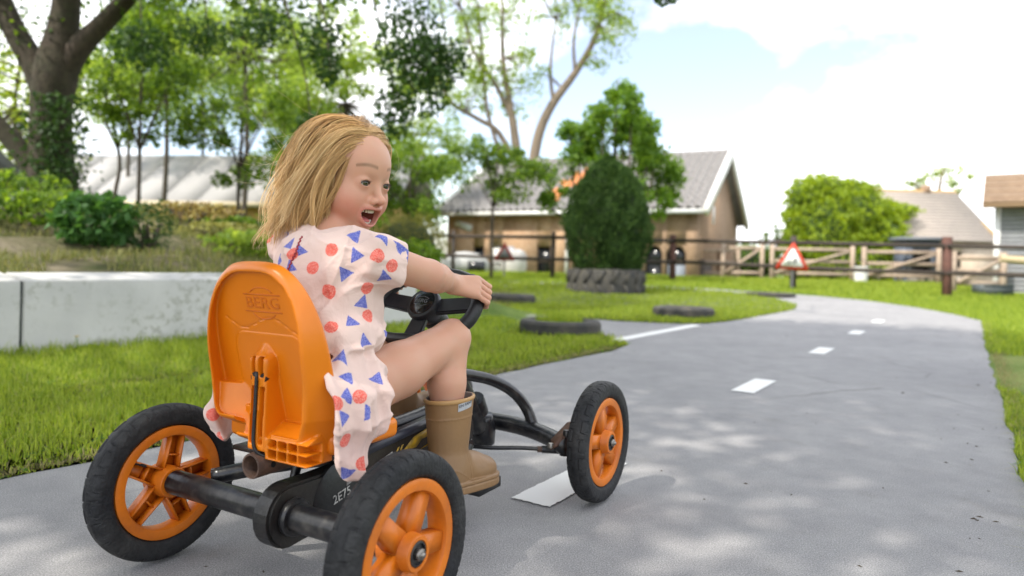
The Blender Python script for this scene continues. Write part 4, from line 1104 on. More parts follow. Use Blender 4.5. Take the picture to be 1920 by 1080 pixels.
def gate(label, a, b, h, rails, brace=True, m=pale_wood):
    a, b = A(*a), A(*b); L0 = np.linalg.norm(b-a); ang = math.atan2(b[1]-a[1], b[0]-a[0])
    g = tag(empty('wooden_gate', (a[0], a[1], float(hgt(*a))-.02), ang), label, 'gate', 'pale wooden gates beyond the fence')
    for x in (0, L0): MB().box((x-.06, -.06, -.2), (x+.06, .06, h)).build('post', m, g)
    for k in range(rails):
        z = .25+(h-.4)*k/(rails-1); MB().beam((.06, 0, z), (L0-.06, 0, z), .04, .11).build('rail', m, g)
    if brace: MB().beam((.1, -.05, .25), (L0-.1, -.05, h-.2), .035, .09).build('brace', m, g)
gate('weathered gate with three rails behind the warning sign', (8.2, 21.6), (10.4, 20.9), 1.15, 3)
gate('weathered gate with diagonal brace in front of the dark hutch', (10.7, 20.8), (12.6, 20.2), 1.1, 3)
gate('weathered gate with grey posts between farmhouse gable and warning sign', (6.9, 22.4), (8.0, 21.9), 1.2, 2)
gate('weathered hurdle right of the red-brown post', (10.25, 15.9), (11.35, 15.8), .98, 3)
gate('weathered hurdle left of the warning sign', (6.0, 23.2), (7.5, 22.7), 1.15, 3, False)
lg = tag(MB().tube([(10.25, 14.35, .96), (10.7, 14.25, .93), (11.1, 14.15, .86), (11.35, 14.1, .80)], [.07, .09, .11, .12], 10, 3).build('log', mat('pale_log', (.50, .40, .25), .85, bump=(14, .6)), None, True), 'pale stripped log lying on the fence rail right of the red-brown post', 'log')

hu = tag(empty('hutch', (12.35, 20.9, float(hgt(12.35, 20.9))), -.1), 'dark blue-grey animal hutch with arched opening behind the rails', 'hutch')
hm = mat('hutch_paint', (.10, .12, .16), .7)
for x in (-.45, .45): MB().box((x-.06, -.35, .2), (x+.06, .35, 1.3)).build('side_wall', hm, hu)
MB().box((-.388, .3, .2), (.388, .35, 1.3)).build('back_wall', hm, hu)
n = 10
arc = [(.26*math.cos(math.pi*k/n), .75+.22*math.sin(math.pi*k/n)) for k in range(n+1)]
MB().prism([(-.388, .2), (-.26, .2), (-.26, .75)]+arc[::-1][1:-1]+[(.26, .75), (.26, .2), (.388, .2), (.388, 1.3), (-.388, 1.3)], -.35, -.3, Matrix(((1, 0, 0, 0), (0, 0, 1, 0), (0, 1, 0, 0), (0, 0, 0, 1)))).build('front_wall', hm, hu)
MB().box((-.388, -.298, .2), (.388, .298, .26)).build('floor', mat('straw', (.3, .2, .1), .9), hu)
MB().box((-.62, -.48, 1.31), (.62, .45, 1.4)).build('roof', mat('hutch_roof', (.16, .18, .21), .6), hu)
for x in (-.45, .45):
    for y in (-.3, .3): MB().box((x-.04, y-.04, -.1), (x+.04, y+.04, .2)).build('leg', hm, hu)
cr = tag(empty('crate', (10.55, 15.0, float(hgt(10.55, 15.0)))), 'dark plastic crate on the grass right of the red-brown post', 'crate')
mb = MB(); mb.box((-.32, -.2, 0), (.32, .2, .02)); mb.box((-.32, -.2, .02), (.32, -.18, .25)); mb.box((-.32, .18, .02), (.32, .2, .25)); mb.box((-.32, -.18, .02), (-.3, .18, .25)); mb.box((.3, -.18, .02), (.32, .18, .25))
mb.build('tray', mat('crate_plastic', (.07, .085, .09), .5), cr)
MB().box((-.335, -.215, .22), (.335, -.2015, .26)).build('rim', bpy.data.materials['crate_plastic'], cr)
# pale things standing before the farmhouse: covered trough, round feed bin
tr = tag(empty('covered_trough', (-1.5, 21.3, .3), .1), 'grey trough under a pale humped cover before the farmhouse', 'trough')
n = 12
MB().prism([(-.75, 0), (.75, 0), (.75, .25)]+[(.75*math.cos(math.pi*k/n), .25+.4*math.sin(math.pi*k/n)) for k in range(1, n)]+[(-.75, .25)], -.4, .4, Matrix(((1, 0, 0, 0), (0, 0, 1, 0), (0, 1, 0, 0), (0, 0, 0, 1)))).build('cover', mat('grey_cover', (.5, .5, .5), .7), tr)
MB().box((.1, -.42, .0), (.62, -.402, .36)).build('opening', dark_glass, tr)  # solid dark plate; the dark of an opening is put into its colour
fb = tag(empty('feed_bin', (.05, 22.4, .22)), 'pale grey round feed bin beside the white stable door', 'bin')
MB().lathe([(.001, 0), (.34, 0), (.42, .25), (.42, .6), (.36, .78), (.2, .86), (.001, .88)], 20).build('body', mat('pale_bin', (.55, .53, .51), .7), fb, True)
MB().lathe([(.43, .58), (.445, .6), (.445, .64), (.43, .66)], 20).build('rim', mat('bin_rim', (.4, .39, .38), .7), fb, True)
wd = tag(empty('water_barrel', (9.9, 19.4, float(hgt(9.9, 19.4)))), 'small white tub standing before the weathered gate', 'tub')
MB().lathe([(.001, 0), (.16, 0), (.2, .45), (.21, .46), (.19, .47), (.15, .05), (.001, .05)], 18).build('body', white_paint, wd, True)
MB().tube([(-.2, 0, .44), (-.15, 0, .6), (0, 0, .66), (.15, 0, .6), (.2, 0, .44)], .012, 6, 3).build('handle', dark_wood, wd, True)

# ------------------------------------------------------------------ warning signs
sign_red = mat('sign_red', (.55, .045, .02), .45, noise=(20, (.42, .05, .03), .3))
sign_white = mat('sign_white', (.82, .82, .80), .4)
sign_grey = mat('sign_grey', (.12, .125, .12), .7)
def tri_round(s, r, n=5):
    """equilateral triangle of side s with rounded corners, centred, point up"""
    Rc = s/math.sqrt(3); out = []
    for k in range(3):
        a0 = math.pi/2+k*2*math.pi/3; c = (Rc-2*r)*A(math.cos(a0), math.sin(a0))
        for j in range(n+1):
            a = a0-math.pi/3+2*math.pi/3*j/n; out.append(c+r*A(math.cos(a), math.sin(a)))
    return [tuple(p) for p in out]
XZ = Matrix(((1, 0, 0, 0), (0, 0, -1, 0), (0, 1, 0, 0), (0, 0, 0, 1)))
def sign(label, x, y, zc, side, rz, face, red, kids, tilt=0.):
    g = float(hgt(x, y)); t = tag(empty('warning_sign', (x, y, g), rz), label, 'sign', 'red triangular warning signs at the fence')
    MB().tube([(0, .03, -.3), (0, .03, zc-g+side*.35)], .025, 8, 1).build('pole', mat('sign_pole', (.12, .12, .12), .6), t, True)
    T_ = Matrix.Translation((0, 0, zc-g)) @ Matrix.Rotation(tilt, 4, 'Y')
    MB().prism(tri_round(side, side*.05), -.006, .0, T_ @ XZ).build('border', red, t)
    MB().prism(tri_round(side*(.66 if kids else .56), side*.03), .001, .004, T_ @ XZ).build('panel', face, t)
    if kids:
        blk = mat('sign_black', (.03, .035, .035), .5)
        mb = MB()
        for (kx, hgt_, ph) in ((-.075, .11, .3), (.04, .17, -.3)):
            s_ = hgt_; z0 = -side*.15
            n = 8; mb.prism([(kx+.028*s_/.17+s_*.14*math.cos(2*math.pi*k/n), z0+s_*.86+s_*.14*math.sin(2*math.pi*k/n)) for k in range(n)], .0045, .006, T_ @ XZ)
            mb.prism([(kx-.1*s_, z0+s_*.32), (kx+.14*s_, z0+s_*.30), (kx+.26*s_, z0+s_*.70), (kx+.02*s_, z0+s_*.72)], .0045, .006, T_ @ XZ)
            mb.prism([(kx-.1*s_, z0+s_*.34), (kx-.40*s_, z0+s_*.02), (kx-.28*s_, z0), (kx+.04*s_, z0+s_*.34)], .0047, .0062, T_ @ XZ)
            mb.prism([(kx+.02*s_, z0+s_*.34), (kx+.30*s_, z0+s_*.02), (kx+.42*s_, z0+s_*.03), (kx+.15*s_, z0+s_*.36)], .0049, .0064, T_ @ XZ)
            mb.prism([(kx+.2*s_, z0+s_*.68), (kx+.20*s_, z0+s_*.58), (kx+.55*s_, z0+s_*.45), (kx+.56*s_, z0+s_*.53)], .0051, .0066, T_ @ XZ)
            mb.prism([(kx+.06*s_, z0+s_*.6), (kx+.06*s_, z0+s_*.7), (kx-.30*s_, z0+s_*.56), (kx-.28*s_, z0+s_*.48)], .0053, .0068, T_ @ XZ)
        mb.build('pictogram', blk, t)
    return t
sign('red bordered warning sign with a pictogram of running children', 6.25, 15.25, .84, .74, -.3, sign_white, sign_red, True, .04)
sign('faded dark red warning sign with a blank grey face', -.21, 17.2, .84, .56, .0, sign_grey, mat('sign_dark_red', (.22, .02, .016), .5, noise=(18, (.2, .04, .03), .4)), False)
# ------------------------------------------------------------------ pedal go-kart (x right, y forward, origin under the rear axle)
KPH = rad(29.92)
KLOC = (-.4233, 1.2154, .010)
kart = tag(empty('pedal_go_kart', KLOC, -KPH), 'orange and black pedal go-kart with four spoked wheels ridden by the child', 'go-kart')
def worn(name, col, rough, dark, sc=9, amt=.35, coat=None, bump=.08, scr=None):
    return mat(name, col, rough, noise=[(sc, dark, amt), (sc*6, tuple(c*.85 for c in col), .35)], bump=(60, bump), coat=coat)
orange = mat('orange_plastic', (.70, .190, .003), .34, noise=[(4, (.61, .155, .003), .3)], bump=(40, .05))
orange_w = worn('orange_wheel', (.68, .172, .004), .42, (.36, .09, .012), 13, .42)
tyre_m = mat('tyre_rubber', (.018, .019, .022), .62, noise=[(7, (.050, .049, .047), .42), (45, (.010, .010, .011), .45)], bump=(160, .3), spec=.25)
black_m = mat('black_steel', (.007, .0075, .010), .30, noise=[(8, (.018, .017, .017), .3), (38, (.06, .055, .05), .06)], bump=(50, .1))
black_p = mat('black_plastic', (.009, .010, .012), .40, noise=(14, (.018, .018, .019), .3), bump=(90, .1))
grip_m = mat('grip_rubber', (.007, .007, .008), .5, bump=(150, .2))
rust_m = mat('rusty_tube', (.085, .045, .030), .6, noise=[(11, (.17, .085, .05), .6), (30, (.03, .022, .02), .5)], bump=(45, .5))
steel = mat('zinc_steel', (.35, .34, .32), .4, .9, noise=(20, (.14, .12, .1), .5))
brown_plate = mat('brown_plate', (.11, .06, .045), .6, .3, noise=(20, (.17, .09, .05), .5))
white_print = mat('white_print', (.62, .62, .58), .6, noise=(60, (.1, .1, .1), .5))
yellow_print = mat('yellow_print', (.70, .42, .02), .5, noise=(40, (.06, .05, .03), .45))

R, TRK, WB, TW = .1524, .6025, .796, .052
# tyre as a grid: angle x section, tread grooves cut into it
na, nc = 640, 44
u_ = np.linspace(0, 2*np.pi, nc, endpoint=False)
cx = np.sign(np.cos(u_))*np.abs(np.cos(u_))**.8*TW/2
cr_ = .131+np.sign(np.sin(u_))*np.abs(np.sin(u_))**.62*.0214
th_ = np.arange(na)*2*np.pi/na
TH, U_ = np.meshgrid(th_, np.arange(nc), indexing='ij')
X_, R_ = cx[U_].copy(), cr_[U_].copy()
on = (cr_[U_] > .141)
nb = 21
ph_ = (TH*nb/(2*np.pi)) % 1.0
ph2 = ((TH*nb/(2*np.pi))+.5) % 1.0
ax_ = np.abs(X_)
p_ = np.where(X_ > 0, ph_, ph2)
lo_, hi_ = .008, .0205
w_in = .30; w_out = .36
fr = np.clip((ax_-lo_)/(hi_-lo_), 0, 1); half = w_in+(w_out-w_in)*fr
dx_ = np.abs(p_-.5)
g1 = (np.abs(dx_-half) < .035) & (ax_ > lo_) & (ax_ < .0235)
g2 = (np.abs(ax_-lo_) < .0016) & (dx_ < half)
g3 = (ax_ < .0022) & False
g4 = (ax_ > .0215) & (np.abs((TH*nb*2/(2*np.pi)) % 1-.5) < .10)
R_ = R_ - .0022*((g1 | g2 | g3) & on) - .002*(g4 & (cr_[U_] > .135))
side = (ax_ > .0205) & (np.abs(cr_[U_]-.124) < .0012)
V = np.stack([X_, R_*np.cos(TH), R_*np.sin(TH)], -1).reshape(-1, 3)
I, J = np.meshgrid(np.arange(na), np.arange(nc), indexing='ij')
Q = np.stack([I*nc+J, I*nc+(J+1) % nc, ((I+1) % na)*nc+(J+1) % nc, ((I+1) % na)*nc+J], -1).reshape(-1, 4)
tyre_me = raw_mesh('tyre', V, [Q]); tyre_me.materials.append(tyre_m)
tyre_me.set_sharp_from_angle(angle=rad(40))
# side 0: x>0 is the outer face
rim_prof = [(.1105, -.019), (.1105, .019), (.104, .0215), (.0925, .0195), (.0900, .015), (.0885, -.002), (.0900, -.015), (.0925, -.0195), (.104, -.0215)]
mbr = MB().lathe(rim_prof, 72, 'x', close=True)
rim_o = mbr.build('rim', orange_w, None, True, 40); rim_me = rim_o.data; bpy.data.objects.remove(rim_o)
mb = MB()
def spoke_section(r, w, x0, x1): return [(x0, r, -w/2), (x1, r, -w/2), (x1, r, w/2), (x0, r, w/2)]
def slab(mb, secs):
    V = []; P = []
    for s in secs: V += s
    for i in range(len(secs)-1):
        for k in range(4): P.append([4*i+k, 4*i+(k+1) % 4, 4*i+4+(k+1) % 4, 4*i+4+k])
    P.append([3, 2, 1, 0]); n = 4*(len(secs)-1); P.append([n, n+1, n+2, n+3])
    mb.add(A(*V), [P])
slab(mb, [spoke_section(.026, .036, .006, .013), spoke_section(.05, .031, .008, .0145), spoke_section(.091, .028, .008, .0135)])   # outer face plate
for s in (-1, 1):                                                                                                               # side walls, open towards the axle
    def sw(r, w, x0, x1): return [(x0, r, s*w/2-.0016), (x1, r, s*w/2-.0016), (x1, r, s*w/2+.0016), (x0, r, s*w/2+.0016)]
    slab(mb, [sw(.026, .033, -.013, .0125), sw(.05, .029, -.0135, .014), sw(.091, .027, -.0125, .013)])
mb.box((-.010, .050, -.013), (.009, .0525, .013))
sp_o = mb.build('spoke', orange_w, None); sp_me = sp_o.data; bpy.data.objects.remove(sp_o)
hub_o = MB().lathe([(.018, -.030), (.0275, -.030), (.0295, -.027), (.0295, -.012), (.031, -.010), (.031, .010), (.0295, .012), (.0285, .030), (.0265, .033), (.021, .033), (.0205, .030), (.0175, .0295), (.0165, .029)], 40, 'x').build('hub', orange_w, None, True, 40)
hub_me = hub_o.data; bpy.data.objects.remove(hub_o)
nut_mb = MB().lathe([(.0195, .024), (.0195, .0325), (.0165, .0335), (.0165, .030), (.0001, .030)], 28, 'x')
nut_o = nut_mb.build('bearing', black_m, None, True, 40); bear_me = nut_o.data; bpy.data.objects.remove(nut_o)
nut_o = MB().prism([(.0095*math.cos(k*math.pi/3), .0095*math.sin(k*math.pi/3)) for k in range(6)], .0302, .0395, Matrix(((0, 0, 1, 0), (1, 0, 0, 0), (0, 1, 0, 0), (0, 0, 0, 1)))).lathe([(.0001, .0445), (.0035, .0445), (.0045, .0395)], 14, 'x').build('axle_nut', steel, None)
nut_me = nut_o.data; bpy.data.objects.remove(nut_o)
val_o = MB().tube([(-.004, .088, .012), (-.012, .072, .012), (-.014, .064, .012)], [.003, .003, .0024], 8, 2).build('valve', black_m, None, True); val_me = val_o.data; bpy.data.objects.remove(val_o)
for (x, y, flip, rot, steer) in ((-TRK/2, 0, True, .52, 0), (TRK/2, 0, False, -.14, 0), (-TRK/2, WB, True, .3, rad(1)), (TRK/2, WB, False, .47, rad(1))):
    w_ = empty('wheel', (x, y, R), 0, kart)
    w_.rotation_euler = (0 if not flip else 0, 0, (math.pi if flip else 0)-steer)
    for nm, me_ in (('tyre', tyre_me), ('rim', rim_me), ('hub', hub_me), ('bearing', bear_me), ('axle_nut', nut_me), ('valve', val_me)):
        o = link(nm, me_, None, w_); o.rotation_euler = (rot, 0, 0)
    for k in range(5):
        o = link('spoke', sp_me, None, w_); o.rotation_euler = (rot+k*2*math.pi/5, 0, 0)

# rear axle and frame
MB().tube([(-.268, 0, R+.002), (0, 0, R+.002), (.268, 0, R+.002)], .0235, 28, 1).build('rear_axle', black_m, kart, True, 40)
MB().lathe([(.0238, .060), (.032, .060), (.033, .062), (.033, .070), (.031, .073), (.0238, .073)], 32, 'x', (0, 0, R+.002)).build('axle_collar', black_m, kart, True, 40)
frame = MB()
frame.tube([(-.19, .025, .173), (-.14, .075, .184), (-.08, .145, .192), (-.02, .22, .196), (.0, .34, .20), (0, .52, .20)], .0155, 16, 5)
frame.tube([(.0, .10, .225), (0, .2, .235), (.0, .34, .238), (0, .47, .245), (0, .58, .268)], .019, 16, 4)
frame.tube([(-.03, .08, .16), (-.03, .09, .20), (-.015, .10, .232)], .009, 10, 3)
frame.build('frame_tube', black_m, kart, True, None)
for nm, pts, r_ in (('down_tube', [(0, .555, .33), (0, .61, .272), (0, .65, .22), (0, .70, .155)], [.022, .025, .027, .024]),
                    ('head_bracket', [(0, .70, .195), (0, .71, .155), (0, .715, .118)], [.030, .034, .030])):
    MB().tube(pts, r_, 18, 4).build(nm, black_m, kart, True, None)
MB().tube([(0, .655, .245), (0, .68, .205)], [.031, .031], 18, 1).build('clamp_ring', black_m, kart, True, 40)
MB().tube([(-.25, .705, .148), (-.18, .745, .155), (-.09, .772, .162), (0, .78, .164), (.09, .772, .162), (.18, .745, .155), (.25, .705, .148)], .0225, 20, 5).build('front_axle', black_m, kart, True, None)
for s in (-1, 1):
    MB().tube([(s*.012, .53, .335), (s*.022, .585, .322), (s*.047, .67, .299), (s*.072, .738, .262), (s*.097, .772, .215), (s*.122, .772, .165)], .0148, 18, 6).build('front_hoop', black_m, kart, True, None)
    MB().prism([(-.020, -.008), (.0, -.016), (.06, -.012), (.078, .004), (.06, .017), (.0, .012)], -.0035, .0035,
               Matrix.Translation((s*.222, .693, .158)) @ Matrix.Rotation(rad(52) if s > 0 else rad(128), 4, 'Z') @ Matrix.Rotation(rad(-38), 4, 'Y') @ Matrix.Rotation(rad(20), 4, 'X')).build('knuckle_plate', brown_plate, kart)
    MB().lathe([(.0001, .006), (.0065, .005), (.008, .002), (.008, -.006)], 14, 'z', (s*.218, .682, .153)).build('bolt', steel, kart, True)
    MB().lathe([(.0001, .007), (.0085, .006), (.0105, .002), (.0105, -.012)], 16, 'z', (s*.247, .713, .183)).build('pivot_bolt', black_m, kart, True)
    MB().tube([(s*.235, .725, R), (s*.285, .79, R)], [.02, .018], 14, 1).build('stub_axle', black_m, kart, True)
    rod = MB().tube([(s*.03, .60, .14), (s*.08, .622, .1385), (s*.14, .665, .138), (s*.195, .705, .134)], .0052, 10, 4).build('steering_rod', black_m, kart, True, None)
    MB().tube([(s*.185, .698, .134), (s*.235, .733, .131)], .0095, 10, 1).lathe([(.0001, -.012), (.012, -.012), (.012, .012), (.0001, .012)], 14, 'z', (s*.232, .731, .131)).build('rod_end', black_m, rod, True)
    MB().tube([(s*.176, .691, .1345), (s*.186, .699, .134)], .0075, 10, 1).build('lock_nut', rust_m, rod, True)
# towing tube under the seat, open and rusty at the back
MB().lathe([(.0175, .11), (.0175, .002), (.0185, 0), (.0215, 0), (.0222, .002), (.0222, .14), (.019, .16)], 32, 'y', (0, -.042, .241)).build('towing_tube', rust_m, kart, True, 40)
MB().lathe([(.0001, -.024), (.004, -.024), (.0055, -.021), (.0055, .0)], 14, 'y', (-.004, .0, .246)).build('tube_bolt', steel, kart, True)
MB().lathe([(.0001, .0228), (.0052, .0228), (.0052, .01)], 14, 'x', (0, -.012, .241)).build('tube_hole', mat('hole_black', (.006, .006, .006), .9), kart, True)

# chain case on the right of the axle, with its printed decal
def stadium():
    pts = []
    for k in range(13):
        a = math.pi/2+math.pi*k/12; pts.append((.055*math.cos(a)*.95+.0, .154+.055*math.sin(a)))
    pts += [(.10, .108), (.30, .122), (.50, .142)]
    for k in range(9):
        a = -math.pi/2+math.pi*k/8; pts.append((.53+.05*math.cos(a), .195+.05*math.sin(a)))
    pts += [(.46, .247), (.30, .232), (.19, .222), (.13, .210), (.06, .208)]
    return pts
bm = bmesh.new()
st = stadium()
f = bm.faces.new([bm.verts.new((.016, p[0], p[1])) for p in st])
ex = bmesh.ops.extrude_face_region(bm, geom=[f]); bmesh.ops.translate(bm, vec=(.042, 0, 0), verts=[v for v in ex['geom'] if isinstance(v, bmesh.types.BMVert)])
bmesh.ops.recalc_face_normals(bm, faces=bm.faces[:])
bmesh.ops.bevel(bm, geom=[e for e in bm.edges if abs(e.verts[0].co.x-e.verts[1].co.x) < 1e-5], offset=.005, segments=2, affect='EDGES')
me = bpy.data.meshes.new('chain_case'); bm.to_mesh(me); bm.free()
case_m = mat('case_plastic', (.007, .007, .008), .40, noise=[(10, (.016, .015, .014), .4), (3, (.05, .036, .024), .10)], bump=(70, .15))
case = link('chain_case', me, case_m, kart)
YZX = Matrix(((0, 0, 1, 0), (1, 0, 0, 0), (0, 1, 0, 0), (0, 0, 0, 1)))
MB().beam((.0495, .16, .2235), (.0495, .50, .2535), .026, .016).build('case_rail', mat('lit_black_paint', (.035, .038, .055), .35, noise=(12, (.07, .07, .08), .3)), case)  # top edge paler than the case: light on it put into the colour
MB().lathe([(.0001, .061), (.072, .061), (.076, .0585), (.076, .05)], 40, 'x', (0, .125, .150)).build('sprocket_cover', black_p, case, True, 40)
dec = MB()
for poly in ([(.30, .200), (.335, .222), (.40, .236), (.465, .240), (.43, .222), (.40, .214), (.365, .212), (.345, .198)], [(.285, .196), (.292, .196), (.302, .214), (.296, .213)], [(.272, .194), (.279, .194), (.289, .212), (.283, .211)], [(.36, .19), (.46, .205), (.50, .225), (.47, .212), (.40, .200)]):
    dec.prism(poly, .0585, .0592, YZX)
dec.build('yellow_decal', yellow_print, case)
dec = MB()
for poly in ([(.20, .178), (.215, .196), (.262, .208), (.268, .190), (.25, .180), (.235, .186)], [(.17, .158), (.195, .176), (.225, .172), (.21, .160), (.19, .162)], [(.13, .172), (.165, .184), (.16, .190), (.13, .180)], [(.158, .150), (.163, .150), (.178, .176), (.172, .176)],
             [(.23, .158), (.27, .172), (.28, .168), (.26, .156)]):
    dec.prism(poly, .0613, .0619, YZX)
dec.build('white_decal', white_print, case)
for txt, y, z, sz in (('2E75', .118, .158, .024), ('BERG', .235, .186, .030)):
    me = text_mesh(txt, sz, .0008)
    o = link('lettering', me, white_print if y < .2 else yellow_print, case)
    o.matrix_local = Matrix.Translation((.0622, y, z)) @ Matrix.Rotation(rad(12), 4, 'X') @ YZX
me = text_mesh('BUDDY', .020, .0006)
o = link('lettering', me, white_print, kart); o.matrix_local = Matrix.Translation((-.115, .098, .2055)) @ Matrix.Rotation(rad(50), 4, 'Z') @ Matrix.Rotation(rad(28), 4, 'X')

# crank and pedals
MB().tube([(-.10, .50, .175), (.10, .50, .175)], .012, 12, 1).build('crank_axle', black_m, kart, True)
for s, py, pz in ((1, .452, .108), (-1, .565, .185)):
    MB().tube([(s*.098, .50, .175), (s*.098, py, pz)], .0085, 10, 1).build('crank_arm', black_m, kart, True)
    pd = MB().box((s*.145-.04, py-.045, pz-.012), (s*.145+.04, py+.045, pz+.010)).build('pedal', black_p, kart)
    mb = MB()
    for k in range(4): mb.box((s*.145-.038, py-.04+k*.024, pz+.0102), (s*.145+.038, py-.03+k*.024, pz+.014))
    mb.build('pedal_grip', grip_m, pd)

# seat: one moulded shell, hollow at the back, plus the pan
def seat_out(x, z, g=0.):
    """2D distance to the outline of the backrest, grown by g"""
    hw = .143+g
    t = np.clip((z-.40)/(.200+g), 0, 1)
    dtop = np.where(z > .40, (np.abs(x/hw)**2.55+t**2.55)**(1/2.55)*hw-hw, np.abs(x)-hw)
    zb = np.where(x > .03, .262, np.where(x < -.06, .284, .255))
    dz = np.maximum(zb-g-z, z-(.600+g))
    taper = np.where(z < .33, (.33-z)*.32, 0)
    return smax(dtop+taper, dz, .012)
def seat_y(z): return .026-.245*np.maximum(z-.30, 0)               # reclining panel
def seat_sdf(p):
    x, y, z = p[:, 0], p[:, 1], p[:, 2]
    v = y-seat_y(z)
    dep = .014+.026*sstep(.60, .40, z)+.014*sstep(.42, .30, z)
    o2 = seat_out(x, z, 0.)+np.clip(.50*(-v+.004), 0, .05)
    body = smax(smax(o2, v-.012, .012), -v-dep, .008)
    inner = o2+.0075
    cav = smax(inner, v+.004, .006)
    d = smax(body, -cav, .004)
    wave = .487+.012*np.sin(x*42+.6)-.05*x
    pw = np.abs(z-wave)-.0013
    d = np.maximum(d, -np.maximum(np.maximum(pw, np.abs(x)-.095), np.abs(v+.004)-.0018))
    fld = rbox(np.stack([x, z, x*0], 1), (0.008, .385, 0), (.088, .085, .1), .03)
    d = np.where(np.abs(v+.004) < .02, np.minimum(d, np.maximum(np.maximum(fld, -v-.0056), v-.0)), d)
    # column that takes the hinge
    yb = seat_y(z)
    colw = .0195+.002*np.clip((.36-z)/.1, 0, 1)
    col = smax(np.maximum(np.abs(x)-colw, np.maximum(.266-z, z-.425)), np.maximum(y-yb, -(y+.030+.004*np.clip((.40-z)/.1, 0, 1))), .006)
    top = cap(p, (0, -.012, .418), (0.004, .008, .475), .0210, .011)
    col = smin(col, top, .02)
    for sx in (-1, 1):
        slot = rbox(p, (sx*.0105, -.045, .328), (.0060, .030, .050), .002)
        slot2 = rbox(p, (sx*.0092, -.038, .412), (.0056, .020, .018), .004)
        col = np.maximum(col, -np.minimum(slot, slot2))
    d = np.minimum(d, col)
    # boxed foot right of the column with a grid of ribs under a sloping ledge
    ramp_z = .312-.55*np.clip(-(y-.01), 0, .08)
    foot = np.maximum(np.maximum(np.maximum(x-.122, .020-x), np.maximum(.254-z, z-ramp_z)), np.maximum(y-.03, -(y+.030)))
    cells = np.full(len(p), 9.)
    for i in range(4):
        for j in range(2):
            cells = np.minimum(cells, rbox(p, (.0370+.0247*i, -.03, .2645+.0180*j), (.0107, .034, .0072), .001))
    d = np.minimum(d, np.maximum(foot, -cells))
    # sloping web left of the column
    footl = np.maximum(np.maximum(-(x+.062), x+.020), np.maximum(np.maximum(.250+.6*np.maximum(-.028-x, 0)-z, z-.335), np.abs(v+.010)-.014))
    d = np.minimum(d, footl)
    web = -((p-A(-.128, -.030, .312)) @ nrm(A(-.0022, .00599, -.0012)))
    web = np.maximum(np.maximum(web, o2), np.maximum(v, np.maximum(.300-.50*np.clip(x+.118, 0, 1)-z, np.maximum(x+.02, z-.372))))
    d = np.minimum(d, web)
    return d
V, Q = sdf_mesh(seat_sdf, (-.172, -.085, .240), (.172, .075, .62), .0021)
V = relax(V, Q, 1, .4)
seat = link('backrest', raw_mesh('backrest', V, [Q]), orange, kart)
seat.data.set_sharp_from_angle(angle=rad(48))
def pan_sdf(p):
    x, y, z = p[:, 0], p[:, 1], p[:, 2]
    d = rbox(p, (0, .105, .283), (.135, .088, .019), .012)
    dish = ell(p, (0, .10, .34), (.12, .14, .05))
    return smax(d, -dish, .01)
V, Q = sdf_mesh(pan_sdf, (-.16, .0, .25), (.16, .21, .32), .003)
link('seat_pan', raw_mesh('seat_pan', V, [Q]), orange, kart)
MB().tube([(.0, -.0335, .404), (.0, -.0345, .36), (.0, -.0365, .31), (.001, -.038, .282), (.006, -.035, .266), (.018, -.022, .256), (.03, -.0, .252)], .0032, 8, 5).build('black_cable', black_p, seat, True, None)
for sx in (-1, 1):
    MB().lathe([(.0001, -.004), (.0075, -.004), (.0085, -.002), (.0085, .014)], 16, 'y', (sx*.0118, -.026, .393)).build('hinge_pin', black_p, seat, True)
MB().box((-.10, .0, .246), (.10, .14, .254)).build('seat_rail', black_m, kart)
# raised maker's emblem on the back: lettering between two bars under arcs
em_m = worn('orange_emblem', (.60, .14, .003), .40, (.48, .11, .003), 8, .3)
def on_back(x, z): return A(x, float(seat_y(z))-.0044, z)
ez, exx = .523, .010
emb = MB()
for s in (-1, 1):
    emb.tube([on_back(exx-.046, ez+s*.0150), on_back(exx, ez+s*.0150), on_back(exx+.046, ez+s*.0150)], .0011, 6, 1)
    emb.tube([on_back(exx-.028, ez+s*.019), on_back(exx-.016, ez+s*.0255), on_back(exx, ez+s*.0275), on_back(exx+.016, ez+s*.0255), on_back(exx+.028, ez+s*.019)], .0010, 6, 4)
emb.build('emblem_outline', em_m, seat, True, None)
me = text_mesh('BERG', .0290, .0010, .0002)
o = link('lettering', me, em_m, seat)
o.matrix_local = Matrix.Translation(on_back(exx, ez)) @ Matrix.Rotation(rad(90)+math.atan(.245), 4, 'X') @ Matrix.Scale(1.25, 4, (1, 0, 0))

# steering wheel
SC = A(0, .444, .497); SN = nrm(A(0, -.79, .61)); SU = nrm(A(0, .61, .79))
def sw_pt(x, v, n=0.): return SC+A(x*.96, 0, 0)+SU*v+SN*n
swm = empty('steering_wheel', (0, 0, 0), 0, kart)
rimp = [(0, .098), (.055, .095), (.105, .076), (.138, .036), (.143, -.008), (.128, -.050), (.098, -.083), (.060, -.092), (0, -.090), (-.060, -.092), (-.098, -.083), (-.128, -.050), (-.143, -.008), (-.138, .036), (-.105, .076), (-.055, .095)]
V, P_ = tube_arrays([sw_pt(x, v) for x, v in rimp], .0125, 14, 4, False, True)
link('rim', raw_mesh('rim', V, P_), black_p, swm)
for s in (-1, 1):
    V, P_ = tube_arrays([sw_pt(s*x, v) for x, v in ((.095, .083), (.126, .055), (.144, .014), (.1425, -.022), (.130, -.048))], .0158, 16, 5)
    g_ = link('grip', raw_mesh('grip', V, P_), grip_m, swm)
    V, P_ = tube_arrays([sw_pt(s*.1325, -.046), sw_pt(s*.127, -.0535)], .0172, 16, 1)
    link('grip_collar', raw_mesh('grip_collar', V, P_), grip_m, swm)
SM = Matrix(((1, SU[0], SN[0], SC[0]), (0, SU[1], SN[1], SC[1]), (0, SU[2], SN[2], SC[2]), (0, 0, 0, 1)))
